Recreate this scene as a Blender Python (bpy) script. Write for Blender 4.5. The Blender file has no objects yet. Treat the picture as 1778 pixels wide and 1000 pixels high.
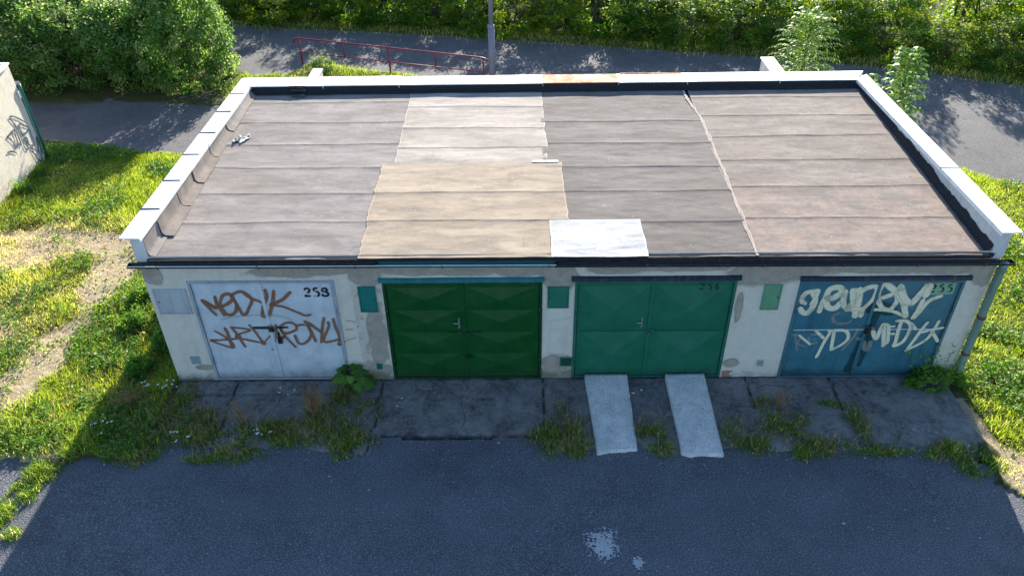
import bpy, bmesh, math, random
import numpy as np
from mathutils import Matrix, Vector
R = math.radians
rng = np.random.default_rng(7); random.seed(7)
scene = bpy.context.scene; COL = scene.collection

# ---------------------------------------------------------------- camera, sky, sun, exposure
cam_data = bpy.data.cameras.new('camera'); cam = bpy.data.objects.new('camera', cam_data); COL.objects.link(cam)
rr = Vector((0.99997696, -0.00289306, -0.00614135)); uu = Vector((0.00666848, 0.58807618, 0.80877805)); ff = Vector((-0.00127174, 0.80880037, -0.58808192))
cam.matrix_world = Matrix(((rr.x, uu.x, -ff.x, 5.768), (rr.y, uu.y, -ff.y, -9.744), (rr.z, uu.z, -ff.z, 8.952), (0, 0, 0, 1)))
cam_data.sensor_width = 36; cam_data.lens = 27.385; cam_data.shift_x = -0.0075; cam_data.clip_start = .1; cam_data.clip_end = 1500
scene.camera = cam
SUN_EL, SUN_AZ = 23.5, 8.8
world = bpy.data.worlds.new('World'); scene.world = world; world.use_nodes = True
wn = world.node_tree; sky = wn.nodes.new('ShaderNodeTexSky'); sky.sky_type = 'NISHITA'; sky.sun_disc = False
sky.sun_elevation = R(SUN_EL); sky.sun_rotation = R(SUN_AZ); sky.ozone_density = 3.5; sky.dust_density = .4; sky.air_density = 1.0
wn.links.new(sky.outputs[0], wn.nodes['Background'].inputs[0]); wn.nodes['Background'].inputs[1].default_value = 0.112
sl = bpy.data.lights.new('sun', 'SUN'); sl.energy = 5.0; sl.angle = R(.5); sl.color = (1, .93, .82)
sun = bpy.data.objects.new('sun', sl); COL.objects.link(sun)
sd = Vector((math.sin(R(SUN_AZ)) * math.cos(R(SUN_EL)), math.cos(R(SUN_AZ)) * math.cos(R(SUN_EL)), math.sin(R(SUN_EL))))
sun.rotation_euler = sd.to_track_quat('Z', 'Y').to_euler(); sun.location = (0, 30, 20)
scene.view_settings.view_transform = 'Standard'; scene.view_settings.look = 'None'; scene.view_settings.exposure = 1.68; scene.view_settings.gamma = 1
scene.cycles.max_bounces = 6; scene.cycles.transparent_max_bounces = 12

# ---------------------------------------------------------------- noise
def _h(i, j, s):
    n = (i.astype(np.int64) * 374761393 + j.astype(np.int64) * 668265263 + s * 1442695041) & 0xffffffff
    n = ((n ^ (n >> 13)) * 1274126177) & 0xffffffff
    return ((n ^ (n >> 16)) & 0xffff) / 65535.0
def vn(x, y, s=0):
    x = np.asarray(x, float); y = np.asarray(y, float)
    i = np.floor(x); j = np.floor(y); a = x - i; b = y - j
    a = a * a * (3 - 2 * a); b = b * b * (3 - 2 * b)
    return (_h(i, j, s) * (1 - a) + _h(i + 1, j, s) * a) * (1 - b) + (_h(i, j + 1, s) * (1 - a) + _h(i + 1, j + 1, s) * a) * b
def fbm(x, y, s=0, o=4):
    t = 0; a = .5
    for k in range(o):
        t = t + a * vn(np.asarray(x) * 2 ** k, np.asarray(y) * 2 ** k, s + k * 17); a *= .5
    return t / (1 - .5 ** o)
def sstep(a, b, x): t = np.clip((x - a) / (b - a), 0, 1); return t * t * (3 - 2 * t)
def pip(x, y, poly):
    x = np.asarray(x, float); y = np.asarray(y, float); c = np.zeros(np.broadcast(x, y).shape, bool); n = len(poly)
    for i in range(n):
        x1, y1 = poly[i]; x2, y2 = poly[(i + 1) % n]
        if y1 == y2: continue
        c ^= ((y1 > y) != (y2 > y)) & (x < (x2 - x1) * (y - y1) / (y2 - y1) + x1)
    return c
def dline(x, y, pts):
    d = np.full(np.broadcast(x, y).shape, 1e9)
    for (x1, y1), (x2, y2) in zip(pts[:-1], pts[1:]):
        L = (x2 - x1) ** 2 + (y2 - y1) ** 2; t = np.clip(((x - x1) * (x2 - x1) + (y - y1) * (y2 - y1)) / L, 0, 1)
        d = np.minimum(d, np.hypot(x - x1 - t * (x2 - x1), y - y1 - t * (y2 - y1)))
    return d

# ---------------------------------------------------------------- objects
def tag(o, label=None, cat=None, group=None, kind=None):
    if label: o['label'] = label
    if cat: o['category'] = cat
    if group: o['group'] = group
    if kind: o['kind'] = kind
    return o
def empty(name, loc=(0, 0, 0), rz=0, parent=None):
    o = bpy.data.objects.new(name, None); COL.objects.link(o); o.location = loc; o.rotation_euler = (0, 0, rz); o.empty_display_size = .2
    if parent: o.parent = parent
    return o
def link(name, me, m=None, parent=None, smooth=False, loc=None):
    o = bpy.data.objects.new(name, me); COL.objects.link(o)
    if m: me.materials.append(m)
    if smooth: me.polygons.foreach_set('use_smooth', [True] * len(me.polygons))
    if parent: o.parent = parent
    if loc: o.location = loc
    return o
def np_mesh(name, V, F, attrs=None, smooth=False, uv=None):
    V = np.ascontiguousarray(V, np.float32); F = np.ascontiguousarray(F, np.int32)
    me = bpy.data.meshes.new(name); k = F.shape[1]
    me.vertices.add(len(V)); me.vertices.foreach_set('co', V.ravel())
    me.loops.add(F.size); me.loops.foreach_set('vertex_index', F.ravel())
    me.polygons.add(len(F)); me.polygons.foreach_set('loop_start', np.arange(len(F), dtype=np.int32) * k)
    me.polygons.foreach_set('loop_total', np.full(len(F), k, np.int32))
    if smooth: me.polygons.foreach_set('use_smooth', np.ones(len(F), bool))
    for nm, a in (attrs or {}).items():
        at = me.attributes.new(nm, 'FLOAT', 'POINT'); at.data.foreach_set('value', np.ascontiguousarray(a, np.float32).ravel())
    if uv is not None:
        l = me.uv_layers.new(name='UVMap'); l.data.foreach_set('uv', np.ascontiguousarray(uv[F.ravel()], np.float32).ravel())
    me.update(calc_edges=True); return me
def grid_faces(nx, ny, keep=None):
    i = np.arange(nx - 1)[:, None]; j = np.arange(ny - 1)[None, :]
    a = (i * ny + j); F = np.stack([a, a + ny, a + ny + 1, a + 1], -1).reshape(-1, 4)
    return F if keep is None else F[keep.ravel()]
class MB:
    def __init__(s): s.v = []; s.f = []
    def box(s, x0, x1, y0, y1, z0, z1):
        n = len(s.v); s.v += [(x, y, z) for z in (z0, z1) for y in (y0, y1) for x in (x0, x1)]
        s.f += [tuple(n + k for k in q) for q in ((0, 2, 3, 1), (4, 5, 7, 6), (0, 1, 5, 4), (2, 6, 7, 3), (0, 4, 6, 2), (1, 3, 7, 5))]
        return s
    def hexa(s, b, t):
        n = len(s.v); s.v += list(b) + list(t)
        s.f += [(n + 3, n + 2, n + 1, n), (n + 4, n + 5, n + 6, n + 7)] + [(n + k, n + (k + 1) % 4, n + 4 + (k + 1) % 4, n + 4 + k) for k in range(4)]
        return s
    def poly(s, pts): n = len(s.v); s.v += list(pts); s.f.append(tuple(range(n, n + len(pts)))); return s
    def tube(s, pts, r, seg=8, cap=True):
        pts = [Vector(p) for p in pts]; rs = r if isinstance(r, (list, tuple)) else [r] * len(pts); n = len(s.v); up = None
        for k, p in enumerate(pts):
            d = (pts[min(k + 1, len(pts) - 1)] - pts[max(k - 1, 0)]).normalized()
            if up is None: up = Vector((0, 0, 1)) if abs(d.z) < .9 else Vector((1, 0, 0))
            a = d.cross(up).normalized(); b = a.cross(d).normalized(); up = b
            for q in range(seg):
                t = 2 * math.pi * q / seg; s.v.append(tuple(p + (a * math.cos(t) + b * math.sin(t)) * rs[k]))
        for k in range(len(pts) - 1):
            for q in range(seg):
                u = n + k * seg + q; w = n + k * seg + (q + 1) % seg; s.f.append((u, w, w + seg, u + seg))
        if cap:
            s.f.append(tuple(n + q for q in reversed(range(seg)))); m = n + (len(pts) - 1) * seg; s.f.append(tuple(m + q for q in range(seg)))
        return s
    def build(s, name, m, parent=None, bevel=0, smooth=False, loc=None):
        me = bpy.data.meshes.new(name); me.from_pydata([tuple(map(float, v)) for v in s.v], [], s.f); me.update()
        bm = bmesh.new(); bm.from_mesh(me); bmesh.ops.recalc_face_normals(bm, faces=bm.faces)
        if bevel: bmesh.ops.bevel(bm, geom=bm.edges[:], offset=bevel, segments=1, affect='EDGES', clamp_overlap=True)
        bm.to_mesh(me); bm.free()
        return link(name, me, m, parent, smooth, loc)
def copy_tree(o, parent=None):
    c = o.copy(); COL.objects.link(c)
    if parent: c.parent = parent
    for ch in o.children: copy_tree(ch, c)
    return c

# ---------------------------------------------------------------- materials
class Mat:
    def __init__(s, name, rough=.8, spec=.4):
        s.m = bpy.data.materials.new(name); s.m.use_nodes = True; s.t = s.m.node_tree; s.b = s.t.nodes['Principled BSDF']
        s.b.inputs['Roughness'].default_value = rough; s.b.inputs['Specular IOR Level'].default_value = spec
        s.tc = s.t.nodes.new('ShaderNodeTexCoord'); s.co = s.tc.outputs['Object']
    def n(s, k, **kw):
        x = s.t.nodes.new(k)
        for a, v in kw.items(): setattr(x, a, v)
        return x
    def setin(s, sock, v):
        if isinstance(v, bpy.types.NodeSocket): s.t.links.new(v, sock)
        elif isinstance(v, (tuple, list)) and len(v) == 3 and sock.type == 'RGBA': sock.default_value = (*v, 1)
        else: sock.default_value = v
    def map(s, sc=(1, 1, 1), rot=(0, 0, 0), loc=(0, 0, 0), co=None):
        x = s.n('ShaderNodeMapping'); x.inputs['Scale'].default_value = sc; x.inputs['Rotation'].default_value = rot; x.inputs['Location'].default_value = loc
        s.t.links.new(co or s.co, x.inputs[0]); return x.outputs[0]
    def noise(s, scale, detail=4, rough=.55, co=None, dist=0):
        x = s.n('ShaderNodeTexNoise'); x.inputs['Scale'].default_value = scale; x.inputs['Detail'].default_value = detail
        x.inputs['Roughness'].default_value = rough; x.inputs['Distortion'].default_value = dist; s.t.links.new(co or s.co, x.inputs['Vector']); return x.outputs[0]
    def voro(s, scale, co=None, feat='F1', out='Distance'):
        x = s.n('ShaderNodeTexVoronoi', feature=feat); x.inputs['Scale'].default_value = scale; s.t.links.new(co or s.co, x.inputs['Vector']); return x.outputs[out]
    def ramp(s, f, a, b, c0=0., c1=1.):
        x = s.n('ShaderNodeMapRange'); x.clamp = True
        for i, v in enumerate((f, a, b, c0, c1)): s.setin(x.inputs[i], v)
        return x.outputs[0]
    def math(s, op, a, b=0.):
        x = s.n('ShaderNodeMath', operation=op); s.setin(x.inputs[0], a); s.setin(x.inputs[1], b); return x.outputs[0]
    def mix(s, f, a, b, mode='MIX'):
        x = s.n('ShaderNodeMix', data_type='RGBA', blend_type=mode); s.setin(x.inputs[0], f); s.setin(x.inputs[6], a); s.setin(x.inputs[7], b); return x.outputs[2]
    def attr(s, name): return s.n('ShaderNodeAttribute', attribute_name=name).outputs['Fac']
    def color(s, c): s.setin(s.b.inputs['Base Color'], c); return s
    def rough(s, f): s.setin(s.b.inputs['Roughness'], f); return s
    def bump(s, h, dist=.01, strength=1., prev=None):
        x = s.n('ShaderNodeBump'); x.inputs['Strength'].default_value = strength; x.inputs['Distance'].default_value = dist; s.t.links.new(h, x.inputs['Height'])
        if prev: s.t.links.new(prev, x.inputs['Normal'])
        s.t.links.new(x.outputs[0], s.b.inputs['Normal']); return x.outputs[0]

def mat_asphalt(name, c, light, patch=.5):
    m = Mat(name, .85, .25)
    big = m.noise(.7, 4, .6); mid = m.noise(5, 5, .6); g = m.voro(60); g2 = m.noise(44, 6, .85); sp = m.voro(38, out='Color')
    base = m.mix(m.ramp(big, .32, .66), tuple(x * .68 for x in c), tuple(x * 1.25 for x in c))
    base = m.mix(m.ramp(m.noise(1, 5, .6, m.map((.22, 1.3, 1))), .48, .68, 0, .45), base, tuple(x * .55 for x in c)); base = m.mix(m.ramp(m.noise(.45, 5, .65, dist=.6), .52, .62, 0, .4), base, tuple(x * 1.5 for x in c))
    base = m.mix(m.ramp(mid, .35, .75, 0, patch), base, tuple(x * 1.35 for x in c))
    base = m.mix(m.ramp(m.noise(1.7, 6, .65), .56, .7, 0, .35), base, tuple(x * .6 for x in c))
    base = m.mix(m.ramp(g2, .5, .66), base, light)
    base = m.mix(m.ramp(g2, .47, .34), base, tuple(x * .3 for x in c))
    bw = m.n('ShaderNodeSeparateColor'); m.setin(bw.inputs[0], sp)
    base = m.mix(m.math('MULTIPLY', m.ramp(bw.outputs[0], .93, .95), m.ramp(m.voro(38), .24, .16)), base, (.42, .42, .42))
    m.color(base); h = m.math('ADD', g, m.math('MULTIPLY', g2, .8)); m.bump(h, .012, .9); return m.m
MAT = {}
MAT['road'] = mat_asphalt('foreground asphalt', (.078, .081, .092), (.25, .26, .28))
MAT['path'] = mat_asphalt('worn grey asphalt', (.108, .104, .102), (.22, .21, .205), .4)

def mat_ground():
    m = Mat('soil and thatch', .95, .1); d = m.attr('dirt'); n = m.noise(9, 6, .65); n2 = m.noise(60, 4, .7); n3 = m.noise(1.8, 4)
    soil = m.mix(m.ramp(n, .3, .7), (.38, .30, .19), (.56, .46, .31)); soil = m.mix(m.ramp(n2, .4, .7), soil, (.20, .15, .09))
    green = m.mix(m.ramp(n, .35, .7), (.035, .05, .015), (.09, .10, .035)); green = m.mix(m.ramp(n2, .45, .7), green, (.12, .11, .05))
    f = m.ramp(m.math('ADD', d, m.math('MULTIPLY', m.math('SUBTRACT', n, .5), .9)), .35, .6)
    m.color(m.mix(f, green, soil)); m.bump(m.math('ADD', n2, m.math('MULTIPLY', n, 2.)), .04, .8); return m.m
MAT['ground'] = mat_ground()
def mat_apron():
    m = Mat('dirty apron concrete', .9, .2); n = m.noise(2.2, 7, .65); n2 = m.noise(14, 6, .65); g = m.noise(110, 3, .7); moss = m.noise(3.3, 5, .6, dist=.5); a = m.attr('pale')
    c = m.mix(m.ramp(n, .38, .64), (.085, .08, .075), (.24, .225, .21)); c = m.mix(m.ramp(n2, .42, .7, 0, .8), c, (.24, .225, .205)); c = m.mix(m.ramp(m.noise(4.5, 7, .7, dist=.8), .56, .7, 0, .75), c, (.03, .03, .031))
    f = m.ramp(m.math('ADD', a, m.math('MULTIPLY', m.math('SUBTRACT', n2, .5), 1.6)), .45, .8)
    c = m.mix(f, c, (.36, .34, .32)); c = m.mix(m.attr('joint_step'), c, (.012, .011, .01)); c = m.mix(m.ramp(moss, .6, .75, 0, .5), c, (.05, .06, .03)); c = m.mix(m.ramp(g, .6, .75, 0, .7), c, (.24, .24, .24)); c = m.mix(m.ramp(g, .42, .3, 0, .7), c, (.02, .02, .02))
    nz = m.n('ShaderNodeTexNoise'); nz.inputs['Scale'].default_value = 2.5; nz.inputs['Detail'].default_value = 6; m.setin(nz.inputs['Vector'], m.co)
    v = m.voro(.42, m.map(co=m.mix(.22, m.co, nz.outputs[1])), 'DISTANCE_TO_EDGE')
    c = m.mix(m.math('MULTIPLY', m.ramp(v, .005, .002, 0, .5), m.ramp(n2, .42, .55)), c, (.012, .012, .01)); m.color(c); m.bump(m.math('ADD', m.math('MULTIPLY', n2, 2), g), .02, .7); return m.m
MAT['apron'] = mat_apron()
def mat_wall(name, white=(.57, .52, .44)):
    m = Mat(name, .93, .15); a = m.attr('bare'); n = m.noise(6, 7, .62, dist=.4); n2 = m.noise(45, 5, .65); st = m.noise(1, 5, .6, m.map((7, 1, .9)))
    w = m.mix(m.ramp(n, .35, .7, 0, .5), white, tuple(x * .8 for x in white)); w = m.mix(m.ramp(st, .5, .72, 0, .45), w, (.42, .38, .31))
    b = m.mix(m.ramp(n, .3, .7), (.26, .22, .175), (.40, .345, .275)); b = m.mix(m.ramp(n2, .4, .7, 0, .6), b, (.20, .185, .165))
    w = m.mix(m.ramp(m.math('ADD', m.math('MULTIPLY', a, .8), m.noise(1.6, 6, .7)), .62, .95, 0, .75), w, (.34, .29, .225)); w = m.mix(m.ramp(m.noise(13, 6, .7), .56, .7, 0, .4), w, (.40, .38, .34))
    f = m.ramp(m.math('ADD', a, m.math('MULTIPLY', m.math('SUBTRACT', n, .5), 1.5)), .40, .62)
    c = m.mix(f, w, b); c = m.mix(m.ramp(m.math('ADD', m.attr('foot'), m.math('MULTIPLY', m.math('SUBTRACT', n, .5), 1.2)), .4, .9, 0, .8), c, (.14, .13, .085))
    c = m.mix(m.ramp(m.attr('brick'), .5, .6), c, m.mix(m.ramp(m.noise(22, 3), .4, .6), (.36, .11, .06), (.3, .2, .15)))
    cr = m.voro(1.35, m.map((1, 1, .7), co=m.mix(.25, m.co, m.n('ShaderNodeTexNoise').outputs[1])), 'DISTANCE_TO_EDGE')
    c = m.mix(m.math('MULTIPLY', m.ramp(cr, .005, .002, 0, .35), m.ramp(m.noise(1.3, 2), .58, .66)), c, (.09, .08, .07))
    m.color(c); m.bump(m.math('ADD', m.math('MULTIPLY', f, -1.5), m.math('ADD', m.math('MULTIPLY', n2, 1.2), n)), .012, .8); return m.m
MAT['wall'] = mat_wall('patchy whitewashed render')
MAT['beige'] = mat_wall('beige render', (.70, .62, .50))
def mat_felt(name, c, pink=0, grit=0):
    m = Mat(name, .9, .25); s = m.attr('seam'); e = m.attr('edge')
    st = m.noise(1, 6, .6, m.map((.8, 3.2, 1), loc=(random.random() * 9, 0, 0)), .6); n = m.noise(2.1, 6, .6); fi = m.noise(75, 4, .7); sp = m.noise(9, 5, .7)
    d = tuple(x * .72 for x in c); l = tuple(min(1, x * 1.16) for x in c)
    col = m.mix(m.ramp(st, .35, .68), d, l); col = m.mix(m.ramp(n, .53, .68, 0, .6), col, tuple(x * .6 for x in c)); col = m.mix(m.ramp(n, .44, .32, 0, .5), col, tuple(x * 1.25 for x in c)); col = m.mix(m.ramp(m.noise(.55, 5, .6), .5, .66, 0, .4), col, (c[0] * .75, c[1] * .72, c[2] * .66))
    if pink: col = m.mix(m.math('MULTIPLY', m.ramp(m.noise(2.6, 7, .7), .4, .68), m.attr('low')), col, (.29, .205, .16))
    ring = m.noise(.9, 5, .55, dist=1.2); col = m.mix(m.ramp(m.math('ABSOLUTE', m.math('SUBTRACT', ring, .47)), .012, .0, 0, .4), col, tuple(x * .6 for x in c)); col = m.mix(m.ramp(m.noise(3.4, 5, .7, dist=.4), .6, .72, 0, .45), col, tuple(x * .58 for x in c)); col = m.mix(m.ramp(m.noise(24, 5, .75), .55, .75, 0, .5), col, tuple(x * .62 for x in c)); col = m.mix(m.ramp(m.noise(30, 5, .75), .42, .3, 0, .4), col, tuple(min(1, x * 1.3) for x in c))
    if grit:
        col = m.mix(m.ramp(sp, .5, .7, 0, .6), col, tuple(x * .55 for x in c)); col = m.mix(m.ramp(fi, .6, .72, 0, .8), col, (.05, .045, .04))
    sp2 = m.n('ShaderNodeSeparateColor'); m.setin(sp2.inputs[0], m.voro(14, out='Color'))
    col = m.mix(m.math('MULTIPLY', m.ramp(sp2.outputs[0], .93, .94), m.ramp(m.voro(14), .13, .08)), col, (.6, .58, .55))
    col = m.mix(m.ramp(fi, .35, .7, 0, .25), col, d)
    sf = m.math('MULTIPLY', s, m.ramp(m.noise(2.2, 6, .75), .35, .62, .12, 1))
    col = m.mix(m.ramp(sf, .35, .95, 0, .52), col, (.05, .042, .04)); col = m.mix(m.ramp(e, .3, .9, 0, .7), col, tuple(min(1, x * 1.35) for x in c))
    m.color(col); m.bump(m.math('ADD', m.math('MULTIPLY', fi, .6), m.math('MULTIPLY', sp, .8)), .008, .7); return m.m
MAT['felt1'] = mat_felt('grey felt', (.226, .198, .178)); MAT['felt2'] = mat_felt('pale felt', (.335, .288, .245)); MAT['felt2b'] = mat_felt('tan felt', (.315, .25, .182))
MAT['felt3'] = mat_felt('dark grey felt', (.15, .131, .117)); MAT['felt4'] = mat_felt('gritty brown felt', (.21, .174, .148), 1, 1); MAT['feltw'] = mat_felt('white felt', (.47, .46, .45))
MAT['strip'] = mat_felt('pinkish sealing strip', (.34, .28, .24))
def mat_paint(name, c, dirt=(.2, .18, .15), amt=.4, rough=.45, scr=None, metal=0, spec=.4, wave=.0, foot=None):
    m = Mat(name, rough, spec); m.b.inputs['Metallic'].default_value = metal
    n = m.noise(3.2, 6, .62); n2 = m.noise(30, 5, .7); st = m.noise(1, 5, .65, m.map((14, 14, 1.3)))
    col = m.mix(m.ramp(n, .3, .7), tuple(x * .85 for x in c), tuple(min(1, x * 1.13) for x in c)); col = m.mix(m.ramp(st, .52, .78, 0, amt), col, dirt)
    if scr: col = m.mix(m.ramp(n2, .64, .68, 0, .85), col, scr)
    if foot:
        z = m.n('ShaderNodeSeparateXYZ'); m.setin(z.inputs[0], m.co); g = m.math('ADD', z.outputs[2], m.math('MULTIPLY', m.math('SUBTRACT', m.noise(5, 6, .75), .5), .55))
        col = m.mix(m.ramp(g, .22, .02, 0, .8), col, foot); col = m.mix(m.ramp(m.noise(11, 6, .75), .64, .70, 0, .7), col, tuple(x * .55 + y * .3 for x, y in zip(c, foot))); col = m.mix(m.ramp(m.noise(1, 4, .6, m.map((30, 30, .7))), .6, .8, 0, .35), col, tuple(min(1, x * 1.6) for x in c))
    m.color(col); m.rough(m.ramp(n, .3, .7, rough * .8, min(1, rough * 1.3)))
    m.bump(m.math('ADD', m.math('MULTIPLY', n, wave * 20), m.math('MULTIPLY', n2, .5)), .004, .5); return m.m
MAT['coping'] = mat_paint('white painted sheet', (.74, .73, .70), (.36, .32, .25), .55, .5); MAT['rust'] = mat_paint('rusted sheet', (.42, .15, .06), (.6, .5, .42), .8, .8, (.6, .5, .42))
MAT['seam'] = mat_paint('blue black sealant', (.02, .03, .075), rough=.6); MAT['tar'] = mat_paint('bitumen', (.022, .022, .025), (.05, .05, .052), .5, .85, (.06, .06, .065), spec=.12, wave=.3)
MAT['plaster'] = mat_paint('grey plaster', (.5, .49, .47), (.2, .19, .17), .7, .95, (.3, .28, .25)); MAT['concrete'] = mat_paint('concrete', (.42, .41, .39), (.2, .19, .17), .6, .95, (.28, .27, .25))
MAT['gut_brown'] = mat_paint('dark brown gutter', (.03, .022, .02), (.10, .08, .07), .5, .4); MAT['gut_teal'] = mat_paint('teal gutter', (.01, .11, .10), (.02, .04, .045), .6, .4); MAT['gut_black'] = mat_paint('black gutter', (.012, .012, .014), (.09, .09, .1), .5, .35)
MAT['rim'] = mat_paint('pale bare rim', (.55, .6, .58), rough=.4); MAT['bracket'] = mat_paint('rusty bracket', (.09, .05, .035), rough=.8)
MAT['pipe'] = mat_paint('grey green downpipe', (.13, .20, .16), (.04, .05, .05), .7, .5, (.17, .2, .18)); MAT['tealpipe'] = mat_paint('teal downpipe', (.01, .16, .13), rough=.4)
MAT['door_grey'] = mat_paint('light grey door paint', (.43, .465, .49), (.22, .22, .22), .4, .42, wave=.12, foot=(.22, .17, .13)); MAT['frame_grey'] = mat_paint('grey frame', (.27, .30, .33), (.1, .1, .11), .6, .45)
MAT['door_green'] = mat_paint('deep green gloss paint', (.002, .058, .010), (.002, .025, .006), .5, .33, spec=.5, wave=.12, foot=(.02, .03, .015)); MAT['frame_green'] = mat_paint('deep green frame', (.002, .038, .012), rough=.4)
MAT['door_emer'] = mat_paint('emerald satin paint', (.006, .105, .056), (.01, .12, .08), .35, .45, wave=.12, foot=(.02, .06, .045)); MAT['frame_emer'] = mat_paint('emerald frame', (.006, .10, .06), rough=.45)
MAT['door_blue'] = mat_paint('blotchy petrol blue paint', (.035, .125, .165), (.01, .05, .05), .75, .38, (.02, .06, .06), wave=.15, foot=(.02, .04, .04)); MAT['frame_blue'] = mat_paint('petrol frame', (.045, .12, .14), (.01, .03, .04), .7, .45)
MAT['num_bg'] = mat_paint('pale green number field', (.16, .30, .20), rough=.6)
MAT['head_teal'] = mat_paint('teal drip sheet', (.01, .13, .14), rough=.4); MAT['head_dark'] = mat_paint('dark drip sheet', (.015, .022, .04), rough=.4)
MAT['box_teal'] = mat_paint('teal cabinet', (.008, .13, .11), (.01, .08, .07), .4, .4); MAT['box_green'] = mat_paint('dark green cabinet', (.015, .13, .085), rough=.45)
MAT['box_sage'] = mat_paint('sage cabinet', (.10, .25, .14), (.04, .1, .06), .5, .6, (.05, .1, .07)); MAT['box_grey'] = mat_paint('grey weathered cabinet', (.33, .35, .36), (.16, .15, .14), .6, .6, (.2, .2, .2))
MAT['black'] = mat_paint('black enamel', (.01, .01, .01), rough=.4); MAT['shade_black'] = mat_paint('black in place of shade', (.004, .004, .004), rough=1); MAT['steel'] = mat_paint('bare steel', (.4, .4, .4), rough=.35, metal=.8)  # the darkest black stands in for shade in door gaps and vents
MAT['red'] = mat_paint('dark red enamel', (.24, .012, .028), (.12, .02, .02), .4, .4); MAT['galv'] = mat_paint('grey galvanised pole', (.16, .17, .22), (.1, .1, .12), .5, .5)
def mat_pitted(name, c, dk):
    m = Mat(name, .92, .2); n = m.noise(4, 6, .7); p = m.noise(34, 5, .8); g = m.noise(90, 3, .8)
    col = m.mix(m.ramp(n, .35, .65), tuple(x * .72 for x in c), c); col = m.mix(m.ramp(p, .53, .66, 0, .9), col, dk); col = m.mix(m.ramp(g, .6, .75, 0, .6), col, dk); col = m.mix(m.ramp(m.noise(1.6, 5, .7), .52, .7, 0, .5), col, tuple(x * .5 for x in c))
    m.color(col); m.bump(m.math('ADD', m.math('MULTIPLY', p, -1.5), m.math('MULTIPLY', g, .6)), .015, .9); return m.m
MAT['whiteconc'] = mat_pitted('pitted whitewashed concrete', (.72, .70, .66), (.13, .13, .13))
MAT['splash'] = mat_paint('dried white paint', (.33, .33, .33), rough=.8)
MAT['glass'] = mat_paint('lamp lens', (.6, .6, .6), rough=.2)

def mat_spray(name, c, op=1.):
    m = Mat(name, .6, .3); m.color(m.mix(m.ramp(m.noise(20, 4), .3, .7), tuple(x * .8 for x in c), c))
    uv = m.n('ShaderNodeSeparateXYZ'); m.setin(uv.inputs[0], m.tc.outputs['UV'])
    d = m.math('ABSOLUTE', m.math('SUBTRACT', uv.outputs[1], .5)); d = m.math('ADD', d, m.math('MULTIPLY', m.math('SUBTRACT', m.noise(55, 4, .7), .5), .22))
    a = m.math('MULTIPLY', m.ramp(d, .46, .3), m.ramp(m.noise(7, 4), .3, .5, .55 * op, op)); m.setin(m.b.inputs['Alpha'], a); return m.m
MAT['spray_brown'] = mat_spray('brown spray paint', (.22, .10, .055), .97); MAT['spray_cream'] = mat_spray('cream spray paint', (.66, .61, .43), 1.)
MAT['spray_faint'] = mat_spray('faded taupe spray paint', (.30, .30, .28), .6); MAT['spray_ochre'] = mat_spray('ochre spray paint', (.58, .38, .14), .8); MAT['spray_thin'] = mat_spray('faint ochre arc', (.42, .38, .25), .55)
MAT['stain'] = mat_spray('dark teal grime', (.008, .05, .05), .75)
MAT['marker'] = mat_spray('slate blue graffiti outline', (.07, .10, .15), 1.); MAT['fill'] = mat_spray('pale blue graffiti fill', (.42, .45, .48), .6)

def mat_leaf(name, c1, c2, c3, trans=.45, gloss=.35, objrand=True):
    m = Mat(name, max(gloss, .5), .22); r = m.attr('rnd')
    x = m.n('ShaderNodeValToRGB'); x.color_ramp.elements[0].color = (*c1, 1); x.color_ramp.elements[1].color = (*c3, 1); e = x.color_ramp.elements.new(.55); e.color = (*c2, 1); m.setin(x.inputs[0], r); col = x.outputs[0]
    if objrand:
        oi = m.n('ShaderNodeObjectInfo'); h = m.n('ShaderNodeHueSaturation'); m.setin(h.inputs['Color'], col); m.setin(h.inputs['Hue'], m.ramp(oi.outputs['Random'], 0, 1, .485, .512)); m.setin(h.inputs['Value'], m.ramp(oi.outputs['Random'], 0, 1, 1.12, .85)); col = h.outputs[0]
    m.color(col); tr = m.n('ShaderNodeBsdfTranslucent'); hs = m.n('ShaderNodeHueSaturation'); hs.inputs['Saturation'].default_value = 1.12; hs.inputs['Value'].default_value = 2.3; hs.inputs['Hue'].default_value = .487
    m.setin(hs.inputs['Color'], col); m.setin(tr.inputs[0], hs.outputs[0]); mx = m.n('ShaderNodeMixShader'); mx.inputs[0].default_value = trans
    m.t.links.new(m.b.outputs[0], mx.inputs[1]); m.t.links.new(tr.outputs[0], mx.inputs[2]); m.t.links.new(mx.outputs[0], m.t.nodes['Material Output'].inputs[0]); return m.m
MAT['leaf'] = mat_leaf('hedge leaves', (.026, .085, .010), (.07, .165, .018), (.30, .34, .04), .5)
MAT['leaf_shrub'] = mat_leaf('shrub leaves', (.03, .095, .016), (.065, .155, .025), (.30, .35, .14), .45, .3)  # pale third tone puts the silvery sparkle into the leaf colour
MAT['leaf_sap'] = mat_leaf('sapling leaves', (.07, .16, .035), (.15, .26, .06), (.38, .44, .13), .45, .3)
MAT['weed'] = mat_leaf('weed leaves', (.04, .115, .02), (.075, .18, .025), (.17, .26, .04), .45, .4, False)
MAT['grass'] = mat_leaf('grass blades', (.065, .14, .02), (.27, .34, .045), (.70, .60, .28), .5, .5, False)
MAT['straw'] = mat_leaf('dry stalks', (.22, .15, .07), (.3, .2, .1), (.36, .26, .15), .3, .7, False)
MAT['grit'] = mat_paint('pale grit', (.42, .41, .39), rough=.9)
MAT['flower'] = mat_paint('white petals', (.75, .75, .7), rough=.8); MAT['bark'] = mat_paint('grey brown bark', (.09, .07, .05), (.16, .14, .11), .7, .95, (.05, .04, .03))
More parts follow.
